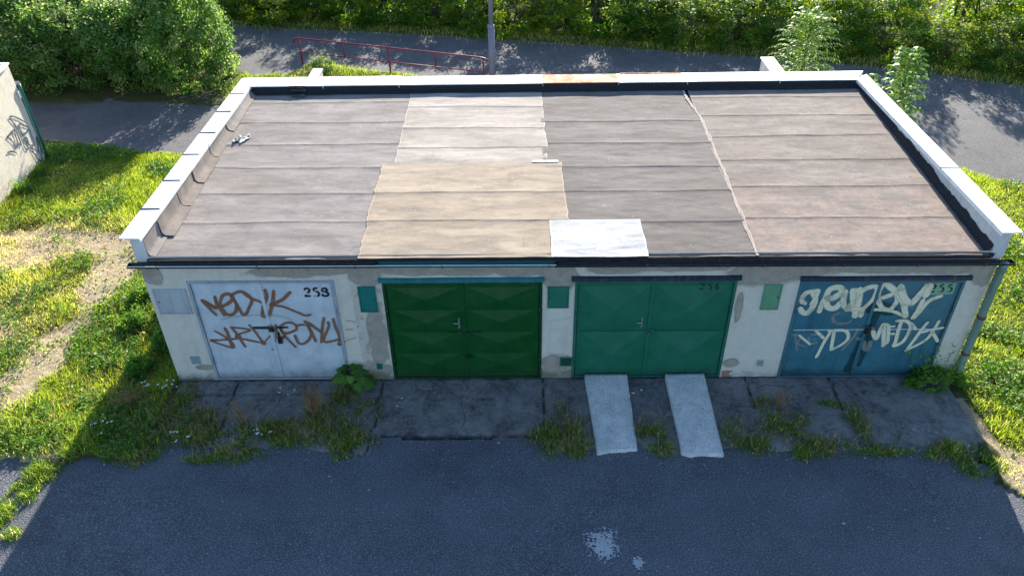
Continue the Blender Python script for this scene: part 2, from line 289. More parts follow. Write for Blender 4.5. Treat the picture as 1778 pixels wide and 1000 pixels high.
# ================================================================ SETTING: ground, path, road, apron
PATH = [(-40, 34), (-16, 22.5), (-8, 20.3), (-4.2, 19.16), (-2.65, 18.79), (.35, 18.4), (4.94, 17.5), (9.65, 16.4), (13.9, 15.45), (16.8, 14.6), (18.4, 14.05), (21, 12.8), (26, 9.8), (36, 2), (60, -22),
        (50, -28), (30, -5), (24, 2.2), (20, 5.2), (17.75, 6.5), (17, 7.1), (15.5, 8.3), (13.2, 9.1), (8, 9.2), (2, 8.9), (-1.5, 8.6), (-3.24, 8.69), (-4.5, 8.84), (-5.75, 9.27), (-6.9, 9.46), (-12, 10), (-40, 12), (-40, 16)]
ISLE = [(-40, 17), (-12, 12.5), (-9.6, 12.15), (-8.45, 11.93), (-6.1, 12.02), (-4.4, 11.95), (-3.2, 11.7), (0, 12.0), (3, 12.3), (4.3, 13.1), (2.1, 14.15), (0, 14.75), (-1.05, 15.2), (-1.6, 14.2), (-2.6, 14.1), (-3.2, 14.5), (-4.2, 16.2), (-9, 17.6), (-40, 29)]
ROAD = [(-60, -1.9), (-8, -1.75), (-5, -1.7), (-2.3, -1.75), (-1.1, -1.72), (.3, -1.72), (2.8, -1.72), (6.2, -1.75), (8.7, -1.8), (11.2, -1.83), (12.2, -2.05), (12.75, -2.3), (13.1, -2.9), (14, -3.4), (20, -3.7), (60, -4), (60, -40), (-60, -40)]
DIRTL = [(-9, 5.0), (-5.7, 4.7), (-4.2, 4.75), (-2.9, 4.2), (-2.35, 3.1), (-2.45, 1.9), (-2.6, .9), (-2.75, -.2), (-3.0, -1.3), (-3.2, -2)]
def dirt(x, y):
    n = fbm(x * 1.1, y * 1.1, 3) - .5
    d = 1 - sstep(.1, .75, dline(x, y, DIRTL) + n * .9)
    d = np.maximum(d, (1 - sstep(.3, 1.5, np.hypot((x + 4.6) / 1.5, (y - 4.1) / 1.0) + n * 1.4)) * .85)
    d = np.maximum(d, (1 - sstep(.2, 1.2, np.hypot((x + 4.3) / 1.6, (y - 1.9) / 1.5) + n * 1.9)) * .62)
    d = np.maximum(d, (1 - sstep(.1, .6, np.abs(y + 1.9) + n * .8)) * ((x < -1.2)) * .9)
    d = np.maximum(d, 1 - sstep(.4, 1.0, np.hypot((x - 13.5) / 1.1, (y + 2.3) / .8) + n * .8))
    d = np.maximum(d, (1 - sstep(.04, .2, np.hypot(x - 13.1 - (y + 1.6) * -.3, 0) + n * .5)) * ((y < -.5) & (y > -2.2)) * .8)
    return np.clip(d * (.55 + .8 * fbm(x * 3.5, y * 3.5, 77)), 0, 1)
def in_path(x, y, j=.0):
    xx = x + (fbm(x * 2, y * 2, 31) - .5) * j; yy = y + (fbm(x * 2, y * 2, 32) - .5) * j
    return pip(xx, yy, PATH) & ~pip(xx, yy, ISLE)
def gz(x, y):
    z = -.025 + (fbm(x * .8, y * .8, 5) - .5) * .10 + (fbm(x * 5, y * 5, 6) - .5) * .04 - .03 * dirt(x, y)
    low = in_path(x, y, .25) | pip(x, y + (fbm(x * 2.5, y * 2.5, 9) - .5) * .3, ROAD) | ((x > .1) & (x < 12.75) & (y < 6.1) & (y > -2.2))
    far = sstep(24, 60, np.hypot(x - 6, y - 6)) * 1.2 * (fbm(x * .03, y * .03, 8) - .3)
    return np.where(low, -.16, z + far * (y > 20))
def axis(a, b, st, far):
    core = np.arange(a, b, st); g = [b]; d = st
    while g[-1] < far: d *= 1.18; g.append(g[-1] + d)
    h = [a]; d = st
    while h[-1] > -far: d *= 1.18; h.append(h[-1] - d)
    return np.concatenate([np.array(h[::-1][:-1]), core, np.array(g)])
gx = axis(-10, 23, .09, 400); gy = axis(-4.5, 20, .09, 400); GX, GY = np.meshgrid(gx, gy, indexing='ij')
me = np_mesh('ground', np.stack([GX, GY, gz(GX, GY)], -1).reshape(-1, 3), grid_faces(len(gx), len(gy)), {'dirt': dirt(GX, GY)}, True)
tag(link('ground', me, MAT['ground']), kind='structure')
def sheet(name, poly, z, m):
    bm = bmesh.new(); bm.faces.new([bm.verts.new((x, y, z)) for x, y in poly]); bmesh.ops.triangulate(bm, faces=bm.faces[:]); bmesh.ops.recalc_face_normals(bm, faces=bm.faces)
    if bm.faces[0].normal.z < 0: bmesh.ops.reverse_faces(bm, faces=bm.faces[:])
    me = bpy.data.meshes.new(name); bm.to_mesh(me); bm.free(); return tag(link(name, me, m), kind='structure')
sheet('path', PATH, -.05, MAT['path'])
ax = np.concatenate([np.linspace(-60, -6, 40)[:-1], np.arange(-6, 16, .1), np.linspace(16, 60, 30)]); ay = np.concatenate([np.linspace(-40, -5, 20)[:-1], np.arange(-5, -.9, .06)])
AX, AY = np.meshgrid(ax, ay, indexing='ij'); rd = pip(AX, AY - np.where((AX > -8) & (AX < 16), .45, .1), ROAD)
kk = rd[:-1, :-1] & rd[1:, 1:] & rd[1:, :-1] & rd[:-1, 1:]
tag(link('road', np_mesh('road', np.stack([AX, AY, -.07 + (fbm(AX * .6, AY * .6, 2) - .5) * .025], -1).reshape(-1, 3), grid_faces(len(ax), len(ay), kk), None, True), MAT['road']), kind='structure')
# apron: slabs that step down towards the road
ax = np.arange(.05, 12.86, .04); ay = np.arange(-1.86, .0401, .04); AX, AY = np.meshgrid(ax, ay, indexing='ij')
n = fbm(AX * 1.5, AY * 1.5, 40); n2 = fbm(AX * 8, AY * 8, 41)
az = -.012 + AY * .012 + (n2 - .5) * .02
d2 = (AX > 3.45) & (AX < 6.1); az = az - np.where(d2, sstep(-1.22, -1.27, AY + (n2 - .5) * .06) * .075, 0) - np.where(d2 & (AX < 5.3), sstep(-.42, -.46, AY + (n2 - .5) * .05) * .04, 0)
az = az - np.where(~d2, sstep(-1.38, -1.62, AY + (n - .5) * .5) * .05, 0); az = az - np.where(AX < 3.2, sstep(-.3, -.36, AY + (n2 - .5) * .04) * .03, 0)
az = az - sstep(-1.60, -1.76, AY + (n - .5) * .22 + (n2 - .5) * .10) * .09
pale = .12 + .38 * np.exp(-((AX - 4.3) / .75) ** 2 - ((AY + .25) / .14) ** 2) + .35 * np.exp(-((AX - 12) / .6) ** 2 - ((AY + 1.25) / .16) ** 2) + .3 * np.exp(-((AX - 10.65) / .3) ** 2 - ((AY + 1.15) / .22) ** 2) + .25 * np.exp(-((AX - 1) / .9) ** 2 - ((AY + .15) / .1) ** 2) + .22 * np.exp(-((AX - 1.5) / .5) ** 2 - ((AY + .85) / .2) ** 2) + .3 * np.exp(-((AX - 1.0) / .5) ** 2 - ((AY + 1.5) / .1) ** 2) + .2 * np.exp(-((AX - 9.2) / .3) ** 2 - ((AY + .6) / .3) ** 2)
jt = np.zeros_like(AX)  # dark lines along slab joints, step edges and the wall foot
for xj, y0j in ((9.52, -.75), (10.92, -.8), (6.12, -1.7), (3.42, -1.7), (.98, -1.6)): jt = np.maximum(jt, (1 - sstep(.006, .03, np.abs(AX - xj - (fbm(AY * 3, AY * 0, 44) - .5) * .12))) * (AY > y0j))
jt = np.maximum(jt, (1 - sstep(.0, .04, np.abs(AY + .44 - (n2 - .5) * .05))) * d2 * (AX < 5.3) * .7); jt = np.maximum(jt, (1 - sstep(.0, .05, np.abs(AY + 1.25 - (n2 - .5) * .06))) * d2 * .9); jt = np.maximum(jt, (1 - sstep(.0, .03, np.abs(AY + .33 - (n2 - .5) * .04))) * (AX < 3.2) * .6); jt = np.maximum(jt, 1 - sstep(-.03, -.0, -AY - .035 + (n2 - .5) * .02) * 1.0)
tag(link('apron', np_mesh('apron', np.stack([AX, AY, az], -1).reshape(-1, 3), grid_faces(len(ax), len(ay)), {'pale': pale, 'joint_step': jt}, True), MAT['apron']), kind='structure')

# ================================================================ GARAGE ROW
G = empty('garage_building', (6.5, 3, 0)); G.location = (0, 0, 0)
tag(G, 'row of four joined garages with a flat patched felt roof and white coping', 'garage')
DOORS = [dict(x0=.635, x1=2.895, z0=.01, z1=2.045, mid=1.755, n=2), dict(x0=3.63, x1=6.105, z0=0., z1=2.0, mid=4.87, n=4), dict(x0=6.61, x1=9.105, z0=.01, z1=2.0, mid=7.83, n=2), dict(x0=10.075, x1=12.62, z0=-.02, z1=1.975, mid=11.33, n=2)]
# front wall with openings
wx = np.unique(np.round(np.concatenate([np.arange(0, 13.001, .03), [13.0] + [d[k] for d in DOORS for k in ('x0', 'x1')]]), 4)); wz = np.unique(np.round(np.concatenate([np.arange(-.15, 2.5, .03), [2.5] + [d['z1'] for d in DOORS]]), 4))
WX, WZ = np.meshgrid(wx, wz, indexing='ij'); cx = (WX[:-1, :-1] + WX[1:, 1:]) / 2; cz = (WZ[:-1, :-1] + WZ[1:, 1:]) / 2
keep = np.ones(cx.shape, bool)
for d in DOORS: keep &= ~((cx > d['x0']) & (cx < d['x1']) & (cz < d['z1']))
nn = fbm(WX * 3, WZ * 3, 50); ns = fbm(WX * 9, WZ * 9, 51)
def blob(cx_, cz_, rx, rz): return 1 - sstep(.6, 1.35, np.hypot((WX - cx_) / rx, (WZ - cz_) / rz) + (nn - .5) * .9)
bare = np.zeros_like(WX) + .12
for b in [(.12, 2.18, .17, .22), (2.3, 2.2, .7, .1), (2.9, 2.24, .4, .09), (3.4, 2.15, .25, .28), (3.42, .9, .16, .8), (3.4, .18, .2, .22), (4.6, 2.22, 1.2, .12), (5.8, 2.2, .5, .13), (6.35, 2.1, .35, .26), (6.4, .3, .3, .22), (6.2, .1, .2, .12),
          (7.2, 2.2, .5, .1), (8.3, 2.22, .6, .06), (9.3, 2.1, .3, .25), (9.6, 2.1, .6, .2), (9.2, 1.5, .06, .3), (10.1, 2.15, .6, .14), (11.2, 2.2, .9, .1), (12.3, 2.17, .5, .12), (12.85, 2.1, .25, .25), (.5, .27, .16, .05), (9.25, .3, .15, .1)]:
    bare = np.maximum(bare, blob(*b) * .95)
bare = np.where((WX > 3.14) & (WX < 3.63) & (WZ < 2.2), np.maximum(bare, .36), bare)
foot = (1 - sstep(.02, .3, WZ + (nn - .5) * .3)) * np.where((WX > 3.1) & (WX < 6.7), 1, .55)
foot = np.maximum(foot, np.where((WX < .6), 1 - sstep(.0, .1, WZ), 0))
brick = ((WX > 9.12) & (WX < 9.36) & (WZ < .13) & (ns > .42)) * 1.0
wy = (fbm(WX * 1.2, WZ * 1.2, 52) - .5) * .015 - .004 * sstep(.4, .6, 1 - bare)
V = [np.stack([WX, wy, WZ], -1).reshape(-1, 3)]; F = [grid_faces(len(wx), len(wz), keep)]
def addbox(x0, x1, y0, y1, z0, z1):
    b = MB().box(x0, x1, y0, y1, z0, z1); o = sum(len(v) for v in V); V.append(np.array(b.v)); F.append(np.array(b.f) + o)
addbox(.012, 12.99, .16, 6.2, -.2, 2.44)          # body of the block behind the doors
addbox(0, .012, .0, 6.2, -.2, 2.5); addbox(12.99, 13.0, .0, 6.3, -.2, 2.45)
addbox(.0, .635, .03, .16, -.2, 2.45)
for a, b in ((2.895, 3.63), (6.105, 6.61), (9.105, 10.075), (12.62, 12.99)): addbox(a, b, .03, .16, -.2, 2.4)
for d in DOORS: addbox(d['x0'], d['x1'], .03, .16, d['z1'], 2.4)
V = np.concatenate(V); F = np.concatenate(F); k = WX.size; pad = lambda a, v=0.: np.concatenate([a.ravel(), np.full(len(V) - k, v)])
wall = link('wall', np_mesh('wall', V, F, {'bare': pad(bare, .3), 'foot': pad(foot), 'brick': pad(brick)}), MAT['wall'], G)

def ribbon(pts, w, yfun, off):
    P = [np.array(p, float) for p in pts]; P = [2 * P[0] - P[1]] + P + [2 * P[-1] - P[-2]]; C = []
    for i in range(1, len(P) - 2):
        L = max(3, int(np.linalg.norm(P[i + 1] - P[i]) / .015))
        for t in np.arange(L) / L:
            C.append(.5 * ((2 * P[i]) + (-P[i - 1] + P[i + 1]) * t + (2 * P[i - 1] - 5 * P[i] + 4 * P[i + 1] - P[i + 2]) * t * t + (-P[i - 1] + 3 * P[i] - 3 * P[i + 1] + P[i + 2]) * t ** 3))
    C.append(P[-2]); C = np.array(C); T = np.gradient(C, axis=0); T /= np.linalg.norm(T, axis=1)[:, None] + 1e-9; N = np.stack([-T[:, 1], T[:, 0]], 1)
    s = np.concatenate([[0], np.cumsum(np.linalg.norm(np.diff(C, axis=0), axis=1))]); e = np.clip(np.minimum(s, s[-1] - s) / (w * .5), 0, 1); ww = w * np.sqrt(1 - (1 - e) ** 2 * .96) * (.9 + .25 * vn(s * 6, s * 0, 3))
    vs, uv = [], []
    for q in np.linspace(0, 1, 5):
        X = C + N * (ww * (q - .5))[:, None]; vs.append(np.stack([X[:, 0], yfun(X[:, 0], X[:, 1]) - off, X[:, 1]], 1)); uv.append(np.stack([s, np.full(len(s), q)], 1))
    m = len(C); Fa = []
    for q in range(4):
        a = np.arange(m - 1) + q * m; Fa.append(np.stack([a, a + 1, a + 1 + m, a + m], 1))
    return np.concatenate(vs), np.concatenate(Fa), np.concatenate(uv)
def tagmesh(name, strokes, m, parent, yfun, base=.003, conv=None, wscale=1.):
    bb = [[min(a for a, b in p) - w * .55, max(a for a, b in p) + w * .55, min(b for a, b in p) - w * .55, max(b for a, b in p) + w * .55] for w, p in strokes]; gr = list(range(len(bb)))
    for i in range(len(bb)):
        for j in range(i):
            if bb[i][0] < bb[j][1] and bb[j][0] < bb[i][1] and bb[i][2] < bb[j][3] and bb[j][2] < bb[i][3]: a, b = gr[i], gr[j]; gr = [b if g_ == a else g_ for g_ in gr]
    if len(set(gr)) > 1:
        return [tagmesh(name, [s_ for s_, g_ in zip(strokes, gr) if g_ == u], m, parent, yfun, base, conv, wscale) for u in sorted(set(gr))]
    V, F, U, o = [], [], [], 0
    for i, (w, pts) in enumerate(strokes):
        v, f, u = ribbon(pts, w * wscale, yfun, base + .0004 * i)
        if conv is not None: v = conv(v)
        V.append(v); F.append(f + o); U.append(u); o += len(v)
    return link(name, np_mesh(name, np.concatenate(V), np.concatenate(F), None, False, np.concatenate(U)), m, parent)
def lab(o, t):
    for q in (o if isinstance(o, list) else [o]): q['label'] = t
DIG = {'2': [[(0, .75), (.1, .95), (.35, 1), (.55, .85), (.5, .65), (.28, .38)], [(.18, .26), (0, .05), (.3, .08), (.62, .05)]], '5': [[(.55, 1), (.12, .98), (.07, .62)], [(.2, .6), (.4, .6), (.58, .42), (.5, .12), (.3, .0)], [(.14, .02), (.02, .12)]],
       '6': [[(.5, .92), (.25, .95), (.05, .6), (.02, .3), (.2, .02), (.45, .05), (.55, .28), (.42, .5), (.15, .45)]], '8': [[(.3, .54), (.06, .66), (.06, .88), (.28, 1), (.5, .9), (.52, .68), (.3, .54)], [(.3, .5), (.6, .36), (.58, .1), (.3, 0), (.02, .1), (.02, .34)]],
       '0': [[(.3, 1), (0, .5), (.3, 0), (.6, .5), (.3, 1)]]}
def number(txt, x, z, h, sp, w, parent, yfun):
    for c in txt:
        tagmesh('painted_digit', [(w, [(x + a * h * .95, z + b * h) for a, b in s]) for s in DIG[c]], MAT['black'], parent, yfun, .0045); x += sp
def make_door(i, d, mleaf, mframe, amp, gap=.012, rail=.05, y0=.006):
    x0, x1, z0, z1, mid, n = (d[k] for k in ('x0', 'x1', 'z0', 'z1', 'mid', 'n'))
    fr = MB(); ft = .045
    for a in ((x0, x0 + ft, z0, z1), (x1 - ft, x1, z0, z1), (x0 + ft, x1 - ft, z1 - ft, z1), (x0 + ft, x1 - ft, z0, z0 + .03)): fr.box(a[0], a[1], -.022, .09, a[2], a[3])
    door = fr.build('garage_door', mframe, G, .003)
    MB().box(x0 + ft, x1 - ft, .06, .07, z0, z1 - ft).build('dark_backing', MAT['shade_black'], door)  # black sheet in place of shade in the gaps around the leaves
    spans = [(x0 + ft + .010, mid - .005), (mid + .005, x1 - ft - .010)]; zz0, zz1 = z0 + .038, z1 - ft - .010
    def hfun(X, Z):
        X = np.asarray(X, float); Z = np.asarray(Z, float); h = np.zeros(np.broadcast(X, Z).shape)
        for a, b in spans:
            pz = np.linspace(zz0 + rail, zz1 - rail, n + 1)
            for k in range(n):
                u = (X - a - rail) / (b - a - 2 * rail); v = (Z - pz[k] - .006) / (pz[k + 1] - pz[k] - .012)
                t = np.minimum(np.minimum(u, 1 - u), np.minimum(v, 1 - v)); h = np.maximum(h, np.where(t > 0, t * 2 * amp, 0))
        return y0 - h
    for li, (a, b) in enumerate(spans):
        m = MB(); pz = np.linspace(zz0 + rail, zz1 - rail, n + 1); xa, xb = a + rail, b - rail
        m.box(a, b, y0 + .004, y0 + .035, zz0, zz1)
        f = lambda X0, X1, Z0, Z1: m.poly([(X0, y0, Z0), (X1, y0, Z0), (X1, y0, Z1), (X0, y0, Z1)])
        f(a, xa, zz0, zz1); f(xb, b, zz0, zz1); f(xa, xb, zz0, pz[0]); f(xa, xb, pz[-1], zz1)
        for k in range(n):
            p, q = pz[k] + .006, pz[k + 1] - .006
            if k < n - 1: f(xa, xb, q, q + .012)
            if k == 0: f(xa, xb, pz[0], p)
            if k == n - 1: f(xa, xb, q, pz[-1])
            A, B, C_, D = (xa, y0, p), (xb, y0, p), (xb, y0, q), (xa, y0, q); E = ((xa + xb) / 2, y0 - amp, (p + q) / 2)
            for t in ((A, B, E), (B, C_, E), (C_, D, E), (D, A, E)): m.poly(t)
        # folded border rails standing slightly proud
        e = .012
        for X0, X1, Z0, Z1 in ((a, a + e, zz0, zz1), (b - e, b, zz0, zz1), (a + e, b - e, zz1 - e, zz1), (a + e, b - e, zz0, zz0 + e)): m.box(X0, X1, y0 - .008, y0 + .004, Z0, Z1)
        if li == 0: m.box(b - .03, b + .022, y0 - .016, y0 - .009, zz0 + .01, zz1 - .01)
        m.build('door_leaf', mleaf, door)
        hx = a - .03 if li == 0 else b + .004
        for hz in (z0 + (z1 - z0) * .2, z0 + (z1 - z0) * .72):
            MB().tube([(hx + .012, -.034, hz - .06), (hx + .012, -.034, hz + .06)], .011, 8).build('hinge', mframe, door, smooth=True)
    return door, hfun
def handle(door, x, z, y, m, L=-.09):
    b = MB(); b.box(x - .016, x + .016, y - .012, y + .004, z - .1, z + .1); b.build('handle_plate', m, door, .002)
    MB().tube([(x, y - .01, z + .03), (x, y - .045, z + .03), (x + L * .2, y - .05, z + .03), (x + L, y - .045, z + .028)], .008, 8).build('door_handle', m, door, smooth=True)
def padlock(door, x, z, y, m, s=1.):
    b = MB(); b.box(x - .025 * s, x + .025 * s, y - .035, y - .008, z - .03 * s, z + .025 * s); b.tube([(x - .016 * s, y - .02, z + .02 * s), (x - .014 * s, y - .02, z + .05 * s), (x + .014 * s, y - .02, z + .05 * s), (x + .016 * s, y - .02, z + .02 * s)], .005 * s, 6); b.build('padlock', m, door, .002)
def bar(door, name, x0, x1, z, h, y, m): MB().box(x0, x1, y - .012, y, z - h / 2, z + h / 2).build(name, m, door, .002)

D1, h1 = make_door(0, DOORS[0], MAT['door_grey'], MAT['frame_grey'], .036); D1['label'] = 'light grey steel double door with brown spray tags'
D2, h2 = make_door(1, DOORS[1], MAT['door_green'], MAT['frame_green'], .036, rail=.06); D2['label'] = 'glossy deep green double door with eight embossed panels'
D3, h3 = make_door(2, DOORS[2], MAT['door_emer'], MAT['frame_emer'], .065); D3['label'] = 'plain emerald green double door'
D4, h4 = make_door(3, DOORS[3], MAT['door_blue'], MAT['frame_blue'], .04); D4['label'] = 'blotchy petrol blue double door with cream spray tags'
TAG1=[('b',0.055,[(0.96,1.37),(0.79,1.67),(0.99,1.53)]),('b',0.06,[(1.01,1.77),(1.02,1.62),(1.09,1.37)]),('b',0.045,[(0.79,1.67),(0.88,1.58),(0.99,1.53),(1.01,1.77)]),('b',0.06,[(1.07,1.56),(1.2,1.63),(1.29,1.72),(1.24,1.8),(1.13,1.76),(1.07,1.61),(1.1,1.45),(1.18,1.4),(1.28,1.47),(1.32,1.61),(1.29,1.71)]),('b',0.055,[(1.25,1.78),(1.32,1.63),(1.39,1.39),(1.51,1.55),(1.57,1.7),(1.44,1.84),(1.25,1.77)]),('b',0.05,[(1.44,1.85),(1.56,1.72),(1.73,1.61)]),('b',0.06,[(1.81,1.89),(1.81,1.73),(1.72,1.53),(1.66,1.33)]),('b',0.06,[(1.95,1.87),(1.89,1.65),(1.77,1.36),(1.65,1.35)]),('b',0.06,[(2.21,1.84),(2.04,1.68),(1.82,1.57)]),('b',0.045,[(1.82,1.57),(2.03,1.55),(2.26,1.44),(2.36,1.38),(2.46,1.4)]),('b',0.045,[(0.83,1.07),(1.03,0.88),(1.07,0.72),(0.74,0.85),(0.86,0.87),(1.19,0.9)]),('b',0.06,[(1.02,1.14),(1.05,0.88),(1.06,0.73)]),('b',0.05,[(1.12,1.16),(1.2,0.94),(1.28,0.72)]),('b',0.04,[(1.12,1.14),(1.41,1.07),(1.16,0.94),(1.57,0.81)]),('b',0.08,[(1.15,0.94),(1.25,0.94)]),('b',0.045,[(1.42,1.2),(1.51,0.98),(1.59,0.78)]),('b',0.03,[(1.45,1.11),(1.73,1.09),(1.77,1.02),(1.59,0.81)]),('b',0.07,[(1.54,0.81),(1.62,0.78)]),('b',0.06,[(1.85,1.19),(1.81,0.89)]),('b',0.03,[(1.79,0.89),(1.73,0.72)]),('b',0.025,[(1.67,0.66),(1.76,0.65)]),('b',0.05,[(1.97,0.93),(1.81,0.89)]),('b',0.05,[(1.91,1.17),(1.92,1.04),(2.0,1.0),(2.16,1.08),(2.16,1.19),(2.04,1.23),(1.92,1.13),(1.95,0.96),(2.1,0.71)]),('b',0.06,[(2.31,1.27),(2.42,1.17),(2.58,0.98)]),('b',0.05,[(2.18,1.17),(2.34,1.17),(2.38,0.97),(2.28,0.82),(2.16,0.8),(2.11,0.98)]),('b',0.05,[(2.37,1.15),(2.44,0.82)]),('b',0.1,[(2.36,1.21),(2.43,1.17)]),('b',0.05,[(2.65,1.34),(2.59,1.14),(2.52,0.8)]),('b',0.045,[(2.69,1.25),(2.69,1.14),(2.57,0.84),(2.79,0.86),(2.84,0.93)]),('b',0.05,[(2.78,1.31),(2.8,1.1),(2.83,0.91),(2.8,0.75),(2.91,0.84)]),('y',0.02,[(0.99,1.3),(1.26,1.37),(1.75,1.37),(2.07,1.32),(2.15,1.23)]),('w',0.04,[(2.94,1.07),(3.08,1.08)]),('w',0.035,[(2.93,0.83),(3.0,0.87),(3.11,0.91)]),('w',0.025,[(2.97,1.25),(3.05,1.25),(3.14,1.22)])]
TAG4=[('c',0.07,[(10.4,1.79),(10.21,1.74),(10.17,1.59),(10.26,1.52)]),('c',0.08,[(10.16,1.47),(10.22,1.37),(10.3,1.35),(10.36,1.47),(10.37,1.63),(10.29,1.75)]),('c',0.07,[(10.53,1.72),(10.49,1.54),(10.48,1.35)]),('c',0.05,[(10.29,1.75),(10.39,1.78),(10.32,1.49)]),('c',0.09,[(10.5,1.67),(10.63,1.65),(10.75,1.76),(10.7,1.84),(10.56,1.81),(10.53,1.63),(10.6,1.48),(10.71,1.47),(10.79,1.6)]),('c',0.08,[(10.81,1.81),(10.81,1.58),(10.9,1.46),(10.97,1.6),(10.95,1.83)]),('c',0.08,[(10.9,1.83),(11.0,1.49),(11.1,1.25)]),('c',0.09,[(11.02,1.85),(11.06,1.53),(11.06,1.25)]),('c',0.07,[(11.02,1.72),(11.13,1.83),(11.28,1.84),(11.28,1.62),(11.17,1.42),(11.17,1.25)]),('c',0.06,[(10.87,1.41),(11.02,1.43),(11.2,1.42)]),('c',0.07,[(11.34,1.6),(11.56,1.73),(11.48,1.87),(11.36,1.87),(11.34,1.67),(11.45,1.46),(11.59,1.42),(11.65,1.6),(11.59,1.76)]),('c',0.09,[(11.41,1.89),(11.59,1.76),(11.75,1.57),(11.88,1.25)]),('c',0.1,[(11.62,1.9),(11.74,1.66),(11.88,1.55),(11.99,1.73),(12.1,1.91)]),('c',0.095,[(12.11,1.91),(12.06,1.64)]),('c',0.07,[(12.06,1.64),(11.99,1.22)]),('c',0.06,[(12.35,1.68),(12.16,1.59),(12.06,1.36),(12.01,1.22)]),('c',0.05,[(11.32,1.4),(11.48,1.4),(11.68,1.37),(11.87,1.27)]),('d',0.06,[(10.81,1.38),(10.72,1.28),(10.81,1.14),(10.98,1.14),(11.05,1.21)]),('d',0.04,[(10.2,0.93),(10.31,0.55)]),('d',0.04,[(10.11,0.88),(10.32,0.88),(10.28,0.73),(10.42,0.65)]),('d',0.04,[(10.45,0.9),(10.58,0.9)]),('d',0.04,[(10.42,0.85),(10.48,0.73),(10.61,0.75)]),('d',0.03,[(10.49,0.8),(10.58,0.82)]),('c',0.035,[(10.26,0.9),(10.49,0.7)]),('c',0.045,[(10.5,1.0),(10.69,0.82)]),('c',0.045,[(10.77,0.97),(10.69,0.72),(10.63,0.42)]),('c',0.05,[(10.82,1.02),(10.84,0.6)]),('c',0.05,[(10.71,0.97),(10.94,0.99),(11.04,0.94),(11.07,0.82),(10.99,0.7),(10.82,0.59)]),('d',0.05,[(11.03,0.57),(11.16,0.84),(11.21,1.09)]),('d',0.05,[(11.2,0.82),(11.35,0.77)]),('d',0.08,[(11.35,0.77),(11.41,0.59),(11.47,0.59),(11.46,0.77)]),('c',0.06,[(11.4,1.07),(11.53,0.82),(11.58,1.11),(11.69,0.64)]),('c',0.05,[(11.57,1.13),(11.67,1.06),(11.73,0.76),(11.67,0.72)]),('c',0.04,[(11.71,0.91),(11.82,0.91)]),('c',0.04,[(11.67,1.06),(11.78,1.07)]),('c',0.055,[(11.84,1.18),(11.86,0.76),(11.83,0.66)]),('c',0.055,[(11.73,1.19),(11.92,1.18),(12.03,1.03),(11.98,0.76),(11.83,0.66)]),('c',0.05,[(12.0,1.15),(12.14,0.98)]),('c',0.05,[(12.27,1.17),(12.18,0.86),(12.08,0.59)]),('c',0.05,[(12.45,1.19),(12.36,0.81),(12.05,0.56)]),('c',0.045,[(12.58,1.03),(12.4,1.0),(12.23,0.93)]),('c',0.05,[(12.38,0.98),(12.57,0.73)])]
TAGL=[[(7.49,1.49),(7.67,1.43),(7.96,1.19),(8.03,1.1)],[(7.49,1.49),(7.62,1.19),(7.61,0.82),(7.61,0.59),(7.71,0.55),(7.86,0.78),(7.79,0.83),(7.71,0.82),(7.82,0.65)],[(7.74,1.21),(7.71,1.04),(7.75,0.91),(8.13,0.92),(7.76,1.2)],[(7.86,0.78),(7.8,0.62),(8.06,0.49),(8.09,0.91)],[(7.83,0.57),(7.92,0.21),(8.05,0.04),(8.22,0.22),(8.29,0.62),(8.22,0.61),(8.17,0.4),(8.06,0.3),(7.83,0.57)],[(7.08,1.15),(7.48,1.18),(7.54,1.08),(7.53,0.75),(7.42,0.84),(7.27,0.8),(7.25,0.96),(7.1,1.18)],[(7.32,1.13),(7.34,1.03)],[(6.87,0.87),(7.08,0.81),(7.22,0.69)],[(7.48,1.18),(7.4,0.85)]]
up = [(w * 1.2, p) for k, w, p in TAG1[:10]]; lo = [(w * 1.15, p) for k, w, p in TAG1[10:] if k == 'b']
lab(tagmesh('graffiti', up, MAT['spray_brown'], D1, h1, .009), 'upper brown spray tag')
lab(tagmesh('graffiti', lo, MAT['spray_brown'], D1, h1, .009), 'lower brown spray tag')
lab(tagmesh('graffiti', [(w, p) for k, w, p in TAG1 if k == 'y'], MAT['spray_thin'], D1, h1, .016), 'faint thin ochre arc')
lab(tagmesh('graffiti', [(w, p) for k, w, p in TAG1 if k == 'w'], MAT['spray_ochre'], G, lambda x, z: x * 0 - .012), 'ochre spray dashes on the white wall beside the grey door')
lab(tagmesh('graffiti', [(w * 1.2, p) for k, w, p in TAG4 if k == 'd'], MAT['spray_faint'], D4, h4, .004), 'faded taupe spray strokes')
lab(tagmesh('grime_streak', [(.30, [(11.15, 1.42), (11.4, 1.45), (11.7, 1.35)]), (.16, [(11.42, 1.5), (11.4, 1.2), (11.36, .9)]), (.2, [(11.36, .95), (11.3, .5), (11.24, .06)]), (.1, [(11.45, .9), (11.42, .5), (11.4, .2)])], MAT['stain'], D4, h4, .003), 'dark teal grime running down from the lock')
c4 = [(w * 1.48, p) for k, w, p in TAG4 if k == 'c']
lab(tagmesh('graffiti', c4[:15], MAT['spray_cream'], D4, h4, .010), 'upper large cream spray tag')
lab(tagmesh('graffiti', c4[15:], MAT['spray_cream'], D4, h4, .010), 'lower cream spray tag')
number('258', 2.42, 1.74, .15, .135, .034, D1, lambda x, z: h1(x, z) - .004)
number('256', 8.55, 1.82, .105, .115, .02, D3, h3)
nfx, nfz = np.meshgrid(np.linspace(12.0, 12.5, 26), np.linspace(1.69, 1.905, 12), indexing='ij'); link('number_field', np_mesh('number_field', np.stack([nfx, h4(nfx, nfz) - .0025, nfz], -1).reshape(-1, 3), grid_faces(26, 12)), MAT['num_bg'], D4)
number('255', 12.125, 1.74, .13, .13, .032, D4, lambda x, z: h4(x, z) + .001)
